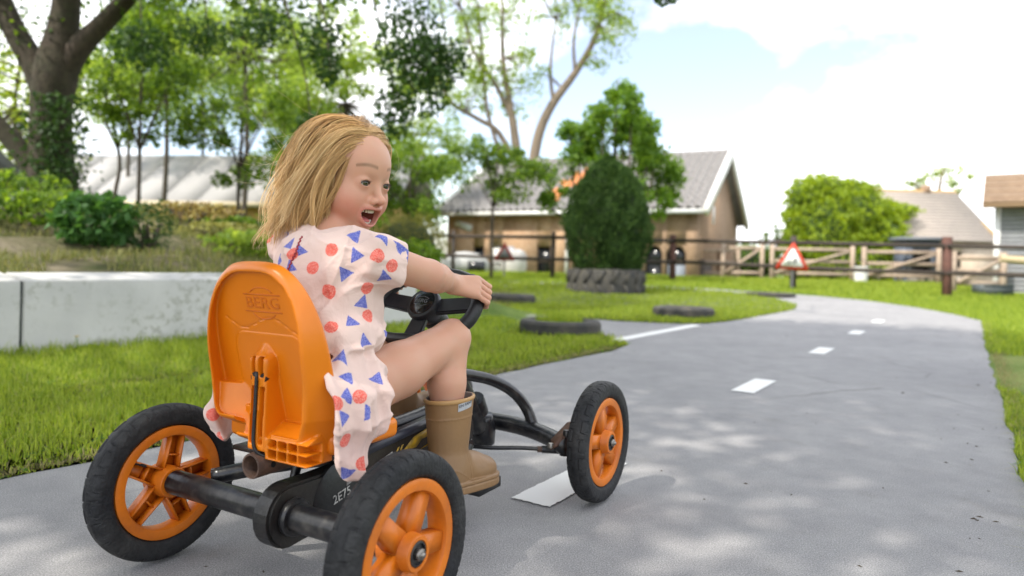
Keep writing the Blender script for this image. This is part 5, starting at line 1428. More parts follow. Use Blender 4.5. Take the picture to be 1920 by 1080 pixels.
for poly in ([(.026, -.020), (.132, -.004), (.138, .016), (.132, .034), (.026, .022)], [(-.026, .022), (-.132, .034), (-.138, .016), (-.132, -.004), (-.026, -.020)], [(-.020, -.026), (-.024, -.092), (.024, -.092), (.020, -.026)]):
    bm = bmesh.new(); f = bm.faces.new([bm.verts.new((*q, -.010)) for q in poly])
    ex = bmesh.ops.extrude_face_region(bm, geom=[f]); bmesh.ops.translate(bm, vec=(0, 0, .014), verts=[v for v in ex['geom'] if isinstance(v, bmesh.types.BMVert)])
    bmesh.ops.recalc_face_normals(bm, faces=bm.faces[:]); bmesh.ops.bevel(bm, geom=bm.edges[:], offset=.003, segments=2, affect='EDGES')
    bmesh.ops.transform(bm, matrix=SM, verts=bm.verts[:])
    me = bpy.data.meshes.new('spoke'); bm.to_mesh(me); bm.free()
    link('spoke', me, mat('blue_black_plastic', (.014, .016, .022), .4, noise=(20, (.024, .026, .030), .3)) if 'blue_black_plastic' not in bpy.data.materials else bpy.data.materials['blue_black_plastic'], swm)
mb = MB().lathe([(.0001, .016), (.036, .016), (.0400, .0155), (.0415, .012), (.0425, .004), (.040, -.012), (.032, -.03), (.018, -.045)], 44, 'z')
Vv = [np.concatenate(mb.V) @ np.array(SM)[:3, :3].T+np.array(SM)[:3, 3]]; mb.V = Vv
mb.build('hub', bpy.data.materials['blue_black_plastic'], swm, True, 40)
mb = MB().lathe([(.0001, .0210), (.014, .0205), (.026, .0188), (.0325, .0165), (.0325, .015)], 40, 'z')
mb.V = [np.concatenate(mb.V) @ np.array(SM)[:3, :3].T+np.array(SM)[:3, 3]]
mb.build('hub_cap', mat('glossy_black', (.010, .011, .013), .12), swm, True, 40)
for (txt, sz, v) in (('BERG', .0150, .002),):
    o = link('lettering', text_mesh(txt, sz, .0016), mat('hub_letter', (.11, .115, .12), .35), swm); o.matrix_local = SM @ Matrix.Translation((0, v-.001, .0212))
emb = MB()
for s in (-1, 1):
    pts = [(-.019, s*.0075), (-.008, s*.0120), (.0, s*.0130), (.008, s*.0120), (.019, s*.0075)]
    emb.tube([sw_pt(x, v+.001, .0212-.0012*abs(x)/.019) for x, v in pts], .0007, 6, 4)
emb.build('emblem_outline', bpy.data.materials['hub_letter'], swm, True, None)
MB().tube([SC-SN*.03, SC-SN*.10, A(0, .56, .35), A(0, .60, .285)], [.019, .017, .017, .019], 18, 3).build('steering_column', black_m, kart, True, None)
MB().lathe([(.0001, .0), (.026, .0), (.030, -.02), (.024, -.06), (.018, -.065)], 20, 'z').build('column_collar', black_p, kart, True, 40).matrix_local = SM @ Matrix.Translation((0, 0, -.03))
# ------------------------------------------------------------------ the child, built in the kart's own axes
HC = A(-.024, .197, .780)                                   # middle of the head
HS = 1.03
EYE = (.0715, .0300, -.0150)
HF = nrm(A(.988, .020, -.150)); HL = nrm(np.cross(A(-.0, -.0, 1), HF)); HU = np.cross(HF, HL)
HR = np.stack([HF, HL, HU], 1)                              # head axes: forward, left, up
def hp(f, l, u): return HC+HR @ A(f, l, u)*HS
def to_head(p): return (p-HC) @ HR/HS
def to_body(q): return q @ HR.T*HS+HC
SH = {1: A(.108, .135, .606), -1: A(-.094, .130, .620)}
EL = {1: A(.135, .275, .574), -1: A(-.150, .262, .545)}
WR = {1: A(.114, .390, .556), -1: A(-.114, .390, .553)}
HIP = {1: A(.060, .100, .338), -1: A(-.060, .100, .338)}
KN = {1: A(.106, .396, .430), -1: A(-.100, .385, .392)}
AN = {1: A(.128, .368, .192), -1: A(-.128, .520, .238)}
MOUTH_U = -.0785

def face_sdf(q):
    f, l, u = q[:, 0], q[:, 1], q[:, 2]; al = np.abs(l); qa = np.stack([f, al, u], 1)
    d = ell(q, (-.014, 0, .026), (.092, .075, .082))
    d = smin(d, ell(q, (.024, 0, .020), (.069, .064, .060)), .02)           # round forehead
    d = smin(d, ell(q, (.024, 0, -.026), (.056, .060, .066)), .025)
    d = smin(d, ell(q, (.028, 0, -.080), (.044, .045, .038)), .025)
    d = smin(d, ell(q, (.051, 0, -.110), (.016, .019, .014)), .02)
    d = smin(d, ell(qa, (.043, .036, -.049), (.034, .030, .032)), .022)     # full cheeks
    d = smin(d, ell(qa, (.060, .027, -.042), (.014, .016, .014)), .016)
    d = smin(d, ell(q, (.059, 0, -.064), (.025, .029, .025)), .015)         # muzzle
    d = smax(d, -ell(qa, (.0985, .0300, -.014), (.0165, .0175, .0095)), .014) # eye socket
    nose = smin(cap(q, (.078, 0, -.012), (.094, 0, -.040), .0060, .0074), ell(q, (.0985, 0, -.0440), (.0090, .0092, .0082)), .006)
    nose = smin(nose, ell(qa, (.0900, .0102, -.0470), (.0082, .0062, .0062)), .005)
    d = smin(d, nose, .010)
    nostril = ell(qa, (.0960, .0050, -.0535), (.0040, .0030, .0036))
    d = smax(d, -nostril, .002)
    # eyelids, leaving an almond opening
    w = qa-A(*EYE); ball = np.sqrt((w**2).sum(1))
    op = ell(qa, (EYE[0]+.014, EYE[1]+.0006, EYE[2]+.0002), (.02, .0114, .0051))
    lid = np.maximum(ball-.0146, -op)
    d = smin(d, np.maximum(lid, -(w[:, 0]+.009)), .0060)
    d = smax(d, -np.maximum(op, np.abs(ball-.016)-.0036), .0012)
    crease = np.abs(ball-.0150)
    # open mouth: lips round a hollow
    um = u-MOUTH_U-12*l*l; mf = .0845-14*l*l+.30*um
    lip = np.sqrt((f-mf)**2+(np.sqrt((l/1.60)**2+um**2+1e-9)-.0165)**2*1.0)
    ang = np.arctan2(um, l/1.60)
    d = smin(d, lip-.0038*(.75+.25*np.abs(np.sin(ang))), .006)
    cav = ell(np.stack([f, l, um], 1), (.078, 0, 0), (.036, .0255, .0152))
    d = smax(d, -cav, .0025)
    ear = smax(ell(qa, (-.010, .072, -.020), (.016, .008, .026)), -ell(qa, (-.004, .080, -.018), (.010, .006, .016)), .004)
    d = smin(d, ear, .006)
    return d

GA = SU                                                     # direction of the wheel rim where the hands grip it
def hand_parts(s):
    """capsules (a, b, ra, rb) of a hand closed round the grip on side s"""
    caps = []; wr = WR[s]
    def ctr(v): return sw_pt(s*(.1445-.0022*max(0, (v-.015)/.01)**1.25), v)
    def ring(v, ang, r):                                    # angle measured from the outer side towards the rider
        return ctr(v)+r*(math.cos(ang)*A(s, 0, 0)+math.sin(ang)*SN)
    mcps = []
    for i, (v, r, sc) in enumerate(((.063, .0067, 1.0), (.0480, .0069, 1.05), (.0330, .0066, 1.0), (.0195, .0058, .88))):
        rr = .0158+r*.88
        m_ = ring(v-.002, 1.15, .0335); mcps.append(m_)
        p = ring(v, .05, rr+.0055); q = ring(v+.001, -.85, rr+.001); t = ring(v+.001, -1.75, rr-.0005)
        caps += [(m_, p, r*1.12, r*1.02, i), (p, q, r*1.02, r*.95, i), (q, t, r*.95, r*.82, i)]
    tb = wr+GA*.012+SN*(-.004)+A(-s*.010, 0, 0)
    t1 = ring(.060, 2.15, .034); t2 = ring(.069, 2.9, .0255); t3 = ring(.067, 3.7, .0235)
    caps += [(tb, t1, .0115, .0092, 5), (t1, t2, .0088, .0080, 5), (t2, t3, .0078, .0066, 5)]
    return caps, mcps

def arm_sdf(p, s):
    d = cap(p, SH[s], EL[s], .036, .0315)
    fm = EL[s]*.66+WR[s]*.34
    d = smin(d, cap(p, EL[s], fm, .0305, .0300), .012)
    d = smin(d, cap(p, fm, WR[s], .0295, .0195), .010)
    caps, mc = hand_parts(s)
    palm = np.full(len(p), 9.)
    for m_ in mc: palm = smin(palm, cap(p, WR[s]+(m_-mc[1])*.45, m_-(m_-WR[s])*.06, .0135, .0100), .008)
    d = smin(d, palm, .012)
    fing = np.full(len(p), 9.)
    for k in range(6):
        cs = [c for c in caps if c[4] == k]
        if not cs: continue
        fd = np.full(len(p), 9.)
        for c in cs: fd = smin(fd, cap(p, c[0], c[1], c[2], c[3]), .0025)
        d = smin(d, fd, .005) if k == 5 else d
        if k < 5: fing = np.minimum(fing, fd)
    d = smin(d, fing, .0030)
    return d
def leg_sdf(p, s):
    th = HIP[s]*.5+KN[s]*.5+A(0, 0, -.004)
    d = smin(cap(p, HIP[s], th, .060, .0535), cap(p, th, KN[s], .0530, .0415), .02)
    ca = KN[s]*.62+AN[s]*.38+A(0, -.010, 0)
    d = smin(d, cap(p, KN[s], ca, .0405, .0405), .014)
    d = smin(d, cap(p, ca, AN[s], .0400, .027), .012)
    d = smin(d, ell(p, KN[s]+A(0, .016, .010), (.032, .030, .032)), .02)
    d = smin(d, cap(p, AN[s]+A(0, -.012, -.02), AN[s]+A(0, .10, -.055), .026, .022), .02)
    return d
def body_sdf(p):
    q = to_head(p)
    d = np.full(len(p), 9.)
    near = (np.abs(q) < .19).all(1)
    if near.any():
        dn_ = np.full(len(p), .06); dn_[near] = face_sdf(q[near])*HS; d = np.where(near, dn_, np.maximum(np.sqrt((q**2).sum(1))-.13, .05))
    tor = smin(ell(p, (0, .125, .56), (.095, .070, .085)), ell(p, (0, .11, .40), (.092, .075, .11)), .05)
    tor = smin(tor, cap(p, SH[-1], SH[1], .036), .03)
    tor = smin(tor, cap(p, (-.004, .140, .635), tuple(hp(-.022, 0, -.06)), .034, .033), .022)
    d = smin(d, tor, .018)
    for s in (1, -1):
        d = smin(d, arm_sdf(p, s), .014)
        d = smin(d, leg_sdf(p, s), .012)
    return d
V, Q = sdf_mesh(body_sdf, (-.235, -.01, .17), (.235, .60, .93), .0019, B=12)
skin = bpy.data.materials.new('skin'); skin.use_nodes = True
nt = skin.node_tree; b = nt.nodes['Principled BSDF']
at_ = nt.nodes.new('ShaderNodeAttribute'); at_.attribute_name = 'tone'
nt.links.new(at_.outputs['Color'], b.inputs['Base Color'])
b.inputs['Roughness'].default_value = .48; b.inputs['Specular IOR Level'].default_value = .35
b.inputs['Subsurface Weight'].default_value = .22; b.inputs['Subsurface Radius'].default_value = (1.0, .35, .18); b.inputs['Subsurface Scale'].default_value = .006
tc = nt.nodes.new('ShaderNodeTexCoord'); nz = nt.nodes.new('ShaderNodeTexNoise'); nz.inputs['Scale'].default_value = 260; nz.inputs['Detail'].default_value = 3
bp = nt.nodes.new('ShaderNodeBump'); bp.inputs['Strength'].default_value = .10; bp.inputs['Distance'].default_value = .002
nt.links.new(tc.outputs['Object'], nz.inputs['Vector']); nt.links.new(nz.outputs['Fac'], bp.inputs['Height']); nt.links.new(bp.outputs['Normal'], b.inputs['Normal'])
q = to_head(V); f, l, u = q.T; al = np.abs(l)
col = np.tile(A(.545, .295, .198), (len(V), 1))
def blend(c, w): 
    global col
    col = col*(1-w[:, None])+A(*c)*w[:, None]
g = lambda x, s: np.exp(-(x/s)**2)
head_m = (np.abs(q) < .16).all(1)
blend((.56, .20, .14), .95*head_m*g(f-.052, .040)*g(al-.044, .026)*g(u+.058, .030))
blend((.56, .25, .18), .6*head_m*g(f-.10, .012)*g(l, .012)*g(u+.05, .012))
mfv = .0845-14*l*l+.30*(u-MOUTH_U-12*l*l)
rho = np.sqrt((l/1.60)**2+(u-MOUTH_U-12*l*l)**2)
blend((.50, .19, .155), .8*head_m*g(rho-.0168, .0042)*(np.abs(f-mfv) < .012))
blend((.20, .035, .03), 1.0*head_m*(rho < .0150)*np.clip((mfv-.001-f)/.004, 0, 1)*(f > .03))
bw = head_m*(f > .04)*np.clip(1-np.abs(u-(.0165+.0032*np.sin((al-.012)*75)-.10*np.maximum(al-.035, 0)))/.0046, 0, 1)*(al > .013)*(al < .050)
blend((.20, .11, .06), .78*np.minimum(bw*1.4, 1))
eyed = np.sqrt((f-.085)**2+(al-.0306)**2+((u+.0154)*1.9)**2)
blend((.38, .19, .13), .5*head_m*g(eyed-.0118, .0035))
blend((.42, .225, .16), .5*head_m*g(u+.031, .004)*g(al-.030, .012)*(f > .05))
for s in (1, -1):
    dk = np.linalg.norm(V-(KN[s]+A(0, .035, .02)), axis=1); blend((.55, .25, .18), .45*g(dk, .035))
    dh = np.linalg.norm(V-sw_pt(s*.15, .03), axis=1); blend((.55, .265, .19), .45*np.clip(1-dh/.05, 0, 1))
    dk = np.linalg.norm(V-(EL[s]+A(.02, -.01, .0)), axis=1); blend((.50, .24, .17), .5*g(dk, .022))
mo = np.sin(V[:, 0]*70+2*np.sin(V[:, 2]*50))*np.sin(V[:, 1]*62+1.7*np.sin(V[:, 0]*40))+.6*np.sin(V[:, 2]*130+V[:, 1]*90)*np.sin(V[:, 0]*120)
blend((.55, .245, .17), .16*np.clip(mo, 0, 1)); blend((.56, .345, .25), .20*np.clip(-mo, 0, 1))
me = raw_mesh('person', V, [Q])
ca_ = me.color_attributes.new('tone', 'FLOAT_COLOR', 'POINT')
ca_.data.foreach_set('color', np.c_[np.clip(col, 0, 1), np.ones(len(V))].astype(np.float32).ravel())
girl = link('person', me, skin); girl.location = KLOC; girl.rotation_euler = (0, 0, -KPH)
tag(girl, 'laughing blonde child in a patterned dress and tan boots riding the kart', 'person')

# eyes, teeth, tongue, lashes
HM = Matrix(((HR[0, 0], HR[0, 1], HR[0, 2], HC[0]), (HR[1, 0], HR[1, 1], HR[1, 2], HC[1]), (HR[2, 0], HR[2, 1], HR[2, 2], HC[2]), (0, 0, 0, 1))) @ Matrix.Scale(HS, 4)
eye_w = mat('eye_white', (.36, .33, .31), .15); iris_m = mat('iris', (.045, .034, .018), .08, coat=1.0); pup = mat('pupil', (.004, .004, .004), .05)
for s in (1, -1):
    Vv, F_ = ico(4); e_ = raw_mesh('eye', Vv*.0126, [F_])
    for m_ in (eye_w, iris_m, pup): e_.materials.append(m_)
    gz = nrm(A(1, -.06, .03)); cosang = nrm(Vv) @ gz
    fc = cosang[F_].mean(1); idx = np.where(fc > math.cos(.22), 2, np.where(fc > math.cos(.62), 1, 0)).astype(np.int32)
    e_.polygons.foreach_set('material_index', idx)
    o = link('eye', e_, None, girl); o.matrix_local = HM @ Matrix.Translation((EYE[0], s*EYE[1], EYE[2]))
    pts = []
    for k in range(9):
        t_ = -1+k/4; yy = .0112*t_; zz_ = .0049*math.sqrt(max(0, 1-t_*t_))
        pts.append((EYE[0]+math.sqrt(max(1e-6, .0146**2-yy*yy-zz_*zz_)), s*(EYE[1]+.0006)+yy, EYE[2]-.0002+zz_))
    mbq = MB().tube(pts, .0012, 6, 3)
    for k in range(1, 8):
        p_ = A(*pts[k]); mbq.tube([p_, p_+A(.0025, (k-4)*.0005, .0003), p_+A(.0042, (k-4)*.0009, .0022)], [.0004, .0003, .0001], 4, 2, False)
    mbq.V = [to_body(np.concatenate(mbq.V))]
    mbq.build('eyelash', mat('lash', (.05, .032, .02), .6) if s == 1 else bpy.data.materials['lash'], girl, True, None)
enamel = mat('enamel', (.66, .62, .54), .18)
for row, uu, hh in ((1, MOUTH_U+.0128, .0070), (-1, MOUTH_U-.0134, .0055)):
    mb = MB()
    for k in range(-3, 3):
        a = (k+.5)*.0058; t_ = MB()
        fz = .0725+.0022*row-24*a*a
        w_ = .0026 if abs(k+.5) > 1 or row < 0 else .0030
        vv, ff = ico(2); sgn = np.sign(vv)*np.abs(vv)**.55
        mb.add(sgn*A(.0022, w_, hh/2)+A(fz, a, uu-row*hh*.30+(11-8*row)*a*a), [ff])
    mb.V = [to_body(np.concatenate(mb.V))]
    tag(mb.build('teeth', enamel, girl, True, None), kind='stuff')
vv, ff = ico(3); t_ = vv*A(.024, .0125, .0055)+A(.052, 0, MOUTH_U-.0085); t_[:, 2] += .004*np.exp(-((t_[:, 0]-.045)/.02)**2)
link('tongue', raw_mesh('tongue', to_body(t_), [ff]), mat('tongue_pink', (.55, .16, .15), .35), girl)

# ---- boots
boot_m = mat('tan_rubber', (.29, .158, .062), .5, noise=[(8, (.24, .13, .05), .4), (2.5, (.19, .11, .05), .2)], bump=(55, .1))
boot_edge = mat('tan_edge', (.40, .23, .085), .5)
lining = mat('grey_lining', (.22, .20, .19), .9)
def boot(s, ank, kn, toe_dir, roll=0.):
    up = nrm(kn-ank); up = nrm(up*.55+A(0, 0, 1)*.45)
    fw = nrm(A(*toe_dir)-up*(A(*toe_dir) @ up)); sd = np.cross(fw, up)
    Rm = np.stack([sd, fw, up], 1)
    c = ank+A(0, 0, 0)
    def sdf(q):
        x, y, z = q.T
        r_ = .0425+.0115*np.clip(z/.12, 0, 1)
        sh = np.sqrt((x/.94)**2+(y*.93)**2)-r_
        sh = smax(sh, z-(.118+.10*y), .004)
        sh = np.maximum(sh, -.05-z)
        ft = smin(ell(q, (0, -.004, -.045), (.040, .050, .045)), ell(q, (.002, .088, -.050), (.043, .062, .034)), .03)
        ft = smin(ft, cap(q, (0, 0, -.03), (0, .07, -.04), .036, .034), .02)
        d = smin(sh, ft, .020)
        out2 = np.minimum(np.sqrt((x)**2+(y+.010)**2)-.0455, np.minimum(np.sqrt((x/1.0)**2+((y-.100)/1.12)**2)-.0475, np.maximum(np.abs(x)-.0435-.003*np.sin(y*20), np.abs(y-.045)-.055)))
        out2 = smin(out2, ell(np.stack([x, y, x*0], 1), (0, .05, 0), (.045, .105, 1.)), .01)
        sole = smax(smax(out2-.0015, z+.058, .003), -.0835-z+.05*np.clip(y-.09, 0, 1), .004)
        groove = np.abs(z+.067)-.0012
        sole = np.maximum(sole, -np.maximum(groove, -(out2+.001)))
        d = smax(d, -.082-z, .004)
        d = smin(d, sole, .003)
        band = np.maximum(np.abs(z-(.1165+.10*y))-.0045, sh-.0022); d = smin(d, band, .002)
        seam = np.abs(z-(.078+.08*y))-.0010; d = smin(d, np.maximum(seam, sh-.0010), .001)
        # welt seams round the instep and the heel
        w1 = np.abs((y-.028)+.55*(z+.05)-.035*np.clip((z+.06)*9, 0, 1))-.0010
        d = smin(d, np.maximum(np.maximum(w1, d-.0011), np.maximum(z-.0, -.060-z)), .001)
        w2 = np.abs(z+.030+.55*np.clip(y+.02, 0, 1)-.0)-.0010
        d = smin(d, np.maximum(np.maximum(w2, d-.0011), y-.03), .001)
        hol = np.maximum(np.sqrt((x/.94)**2+(y*.93)**2)-r_+.0045, .02-z)
        return np.maximum(d, -hol)
    V, Q = sdf_mesh(sdf, (-.062, -.075, -.09), (.062, .165, .142), .0019)
    W_ = V @ Rm.T+c
    o = link('boot', raw_mesh('boot', W_, [Q]), boot_m, girl)
    x, y, z = V.T
    me = o.data; me.materials.append(boot_edge); me.materials.append(lining)
    cz = V[Q].mean(1); r2 = np.sqrt((cz[:, 0]/.94)**2+(cz[:, 1]*.93)**2)
    zi = cz[:, 2]; inner = (zi > .018) & (r2 < .0425+.0115*np.clip(zi/.12, 0, 1)-.0030)
    edge_ = (np.abs(zi-(.1165+.10*cz[:, 1])) < .0052) & ~inner
    me.polygons.foreach_set('material_index', np.where(inner, 2, np.where(edge_, 1, 0)).astype(np.int32))
    return o, Rm, c
b1, Rm, c1 = boot(1, AN[1]+A(0, 0, 0), KN[1], (.10, 1, .03))
boot(-1, AN[-1]+A(0, 0, 0), KN[-1], (.30, 1, .30))
# cloth tag sewn on the near boot
def on_boot(ang, z, g_=.0012):
    r_ = .0425+.0115*min(1, z/.12)+g_; return c1+Rm @ A(math.cos(ang)*r_*.94, math.sin(ang)*r_/.93, z)
Vt_ = []; na_ = 10
for zz_ in (.094, .110):
    for k in range(na_): 
        a = -.42+.72*k/(na_-1)
        Vt_.append(on_boot(a, zz_+.10*math.sin(a)*.05+.006*k/na_))
k = np.arange(na_-1)
tagm = link('label_tag', raw_mesh('label_tag', A(*Vt_), [np.stack([k, k+1, k+1+na_, k+na_], 1)]), mat('tag_grey', (.42, .43, .44), .8, noise=(300, (.3, .3, .32), .5)), b1)
me = text_mesh('EN FANT', .0085, .0004)
n_ = len(me.vertices); co = np.zeros(n_*3, np.float32); me.vertices.foreach_get('co', co); co = co.reshape(-1, 3)
out = []
for x_, y_, z_ in co:
    a = -.06+x_/.052; out.append(on_boot(a, .105+y_+.10*math.sin(a)*.05+.006*(a+.42)/.72-.0005, .0018+z_))
me.vertices.foreach_set('co', A(*out).astype(np.float32).ravel()); me.update()
link('lettering', me, mat('tag_print', (.06, .065, .08), .8), b1)

# ---- dress
SKIRT = [(.055, .440), (.135, .432), (.118, .400), (.103, .353), (.097, .316), (.081, .284), (.066, .248), (.04, .229), (.017, .23), (.001, .255), (-.005, .292), (-.027, .34), (-.026, .371), (.0, .410)]
def poly_sdf(p, poly):
    d = np.full(len(p), 1e9); s_ = np.ones(len(p)); n = len(poly)
    for i in range(n):
        a, b = A(*poly[i]), A(*poly[i-1]); e = b-a; w = p-a
        h = np.clip(w @ e/(e @ e), 0, 1); q = w-h[:, None]*e; d = np.minimum(d, (q**2).sum(1))
        c1 = p[:, 1] >= a[1]; c2 = p[:, 1] < b[1]; c3 = e[0]*w[:, 1] > e[1]*w[:, 0]
        s_ = np.where((c1 & c2 & c3) | (~c1 & ~c2 & ~c3), -s_, s_)
    return s_*np.sqrt(d)
def folds(p):
    x, y, z = p.T
    def rg(k, ph): return (1-np.abs(np.sin(k+ph)))**4
    w1 = .9*np.sin(x*23+z*17)+.6*np.sin(y*31-z*13); w2 = .8*np.sin(z*27+y*19)+.7*np.sin(x*33)
    cr = .0042*rg(x*16+y*14-z*20, w1)+.0034*rg(-x*22+z*13+y*9, w2)+.0026*rg(z*34+x*9, w1*.7+w2)
    cr = 1.35*cr*(.35+.65*np.clip(.5+.6*np.sin(x*14+z*11+y*9), 0, 1))
    return -cr+.0022*np.sin(x*60+z*25+y*31+2*np.sin(z*24))+.0019*np.sin(z*85-x*47+y*22+2*np.sin(x*30))+.0010*np.sin(y*140+z*60)
def dress_sdf(p):
    x, y, z = p.T
    e = p*A(.80, 1, 1)
    bod = smin(cap(e, (0, .128, .575), (0, .120, .465), .086, .090), cap(p, (-.086, .132, .620), (.103, .134, .606), .046), .035)
    bod = smin(bod, ell(p, (0, .142, .545), (.102, .072, .11)), .03)
    bod = smin(bod, ell(p, (.052, .088, .462), (.072, .064, .052)), .03)
    # gathers above the waist seam
    ang = np.arctan2(y-.12, x)
    gat = .0035*np.sin(ang*26)*np.clip(1-np.abs(z-.425)/.05, 0, 1)
    waist = z-(.418+.12*np.clip(y-.10, -.05, .1))
    bod = smax(bod-.010*np.exp(-((z-.455)/.03)**2), -waist, .02)
    core = cap(e, (0, .118, .44), (0, .108, .40), .078, .080)
    d = smin(bod, core, .006)
    # collar band
    nb_ = A(.0, .145, .660)
    # sleeves: short and wide, open towards the elbow
    for s in (1, -1):
        a_ = SH[s]; dr_ = nrm(EL[s]-SH[s]+A(0, 0, -.01))
        pa = p-a_; t_ = pa @ dr_
        rad_ = np.sqrt(np.maximum((pa**2).sum(1)-t_*t_, 0))
        ph = np.arctan2(pa @ np.cross(dr_, A(0, 0, 1)), pa[:, 2])
        sl_ = rad_-((.046 if s > 0 else .038)+.008*np.clip(t_/.05, 0, 1)+.0018*np.sin(ph*9))-.010*np.clip(-pa[:, 2]/.04, 0, 1)*0
        sl_ = smax(sl_, t_-(.040 if s > 0 else .018)-.006*np.sin(ph), .006); sl_ = smax(sl_, -t_-.03, .01)
        hol = np.maximum(rad_-.043, .026-t_ if s > 0 else .006-t_)
        d = smin(d, sl_, .022)
        d = smax(d, -hol, .004)
    # lap and skirt
    lap = ell(p, (0, .132, .354), (.136, .088, .073))
    d = smin(d, lap, .018)
    d = smin(d, ell(p, (.0, .098, .388), (.140, .066, .046)), .022)
    pl = p.copy()
    yz = np.stack([y, z], 1)
    fl = poly_sdf(yz, SKIRT)
    sw_ = (y-.03)/np.clip(1.0+2.2*(.30-z)*-1, .6, 1.4)
    xr = .166-.75*np.maximum(z-.372, 0)+(.0065*np.sin(sw_*98+.6)+.0032*np.sin(sw_*205+z*20))*np.clip((.44-z)/.06, .25, 1)+.010*np.exp(-((z-.335)/.05)**2)
    flap = smax(fl, np.abs(x-xr)-.0062, .006)
    d = smin(d, flap, .009)
    d = smin(d, smax(cap(p, (.095, .085, .405), (.130, .070, .395), .036, .026), x-xr-.004, .004), .010)
    d = smin(d, smax(ell(p, (.10, .105, .39), (.06, .045, .045)), x-xr-.004, .004), .010)
    yz = np.stack([y, z], 1)
    fl = np.full(len(p), 9.)
    pts = [((.06, .385), .022), ((.030, .345), .026), ((.020, .300), .028), ((.026, .268), .017)]
    for (a1, r1), (a2, r2) in zip(pts[:-1], pts[1:]):
        A1, A2 = A(*a1), A(*a2); pa = yz-A1; ba = A2-A1; h = np.clip(pa @ ba/(ba @ ba), 0, 1)
        fl = smin(fl, np.sqrt(((pa-h[:, None]*ba)**2).sum(1))-(r1+(r2-r1)*h), .01)
    d = smin(d, smax(fl, np.abs(x+.160+.004*np.sin(y*80+z*20))-.013, .010), .012)
    br = cap(p, (-.10, .105, .395), (-.155, .058, .385), .026, .018); d = smin(d, br, .02)
    d = d+folds(p)+gat
    # keep the neck opening clear
    nk = cap(p, (-.006, .142, .655), (-.03, .175, .74), .043, .043)
    d = smax(d, -nk, .004)
    return d
V, Q = sdf_mesh(dress_sdf, (-.225, -.05, .215), (.235, .30, .70), .0024)
V = relax(V, Q, 1, .4)
dress_me = raw_mesh('dress', V, [Q])
# stamped print: every motif has a centre, a heading and a kind; store distances to the two inks
nV = np.zeros(len(V)*3, np.float32); dress_me.vertices.foreach_get('normal', nV); nV = nV.reshape(-1, 3)
blue = np.full(len(V), .05); red = np.full(len(V), .05)
def stamp(i0, kind, size, ang):
    """i0: vertex at the motif centre"""
    c, n = V[i0], nV[i0]
    up = A(0, 0, 1)-n*n[2]; up = nrm(up) if np.linalg.norm(up) > .2 else nrm(A(0, 1, 0)-n*n[1])
    rt = np.cross(up, n)
    w = V-c; m_ = (np.abs(w) < .04).all(1) & (nV @ n > .1)
    a = (w[m_] @ rt); b_ = (w[m_] @ up)
    if kind == 'r': red[m_] = np.minimum(red[m_], np.sqrt(a*a+b_*b_)-size)
    else:
        ca, sa = math.cos(ang), math.sin(ang); x_, y_ = a*ca+b_*sa, -a*sa+b_*ca
        t_ = np.max([(x_*math.cos(k)+y_*math.sin(k))-size*.5*w_ for k, w_ in ((0., 1.0), (2.12, 1.0), (-2.12, 1.12))], axis=0)
        blue[m_] = np.minimum(blue[m_], t_)
def nearest(c, n=None):
    """vertex of the dress closest to a point, on the side the cloth faces"""
    d = ((V-A(*c))**2).sum(1)
    if n is not None: d = d+1e-3*(nV @ A(*n) < .3)
    return int(d.argmin())
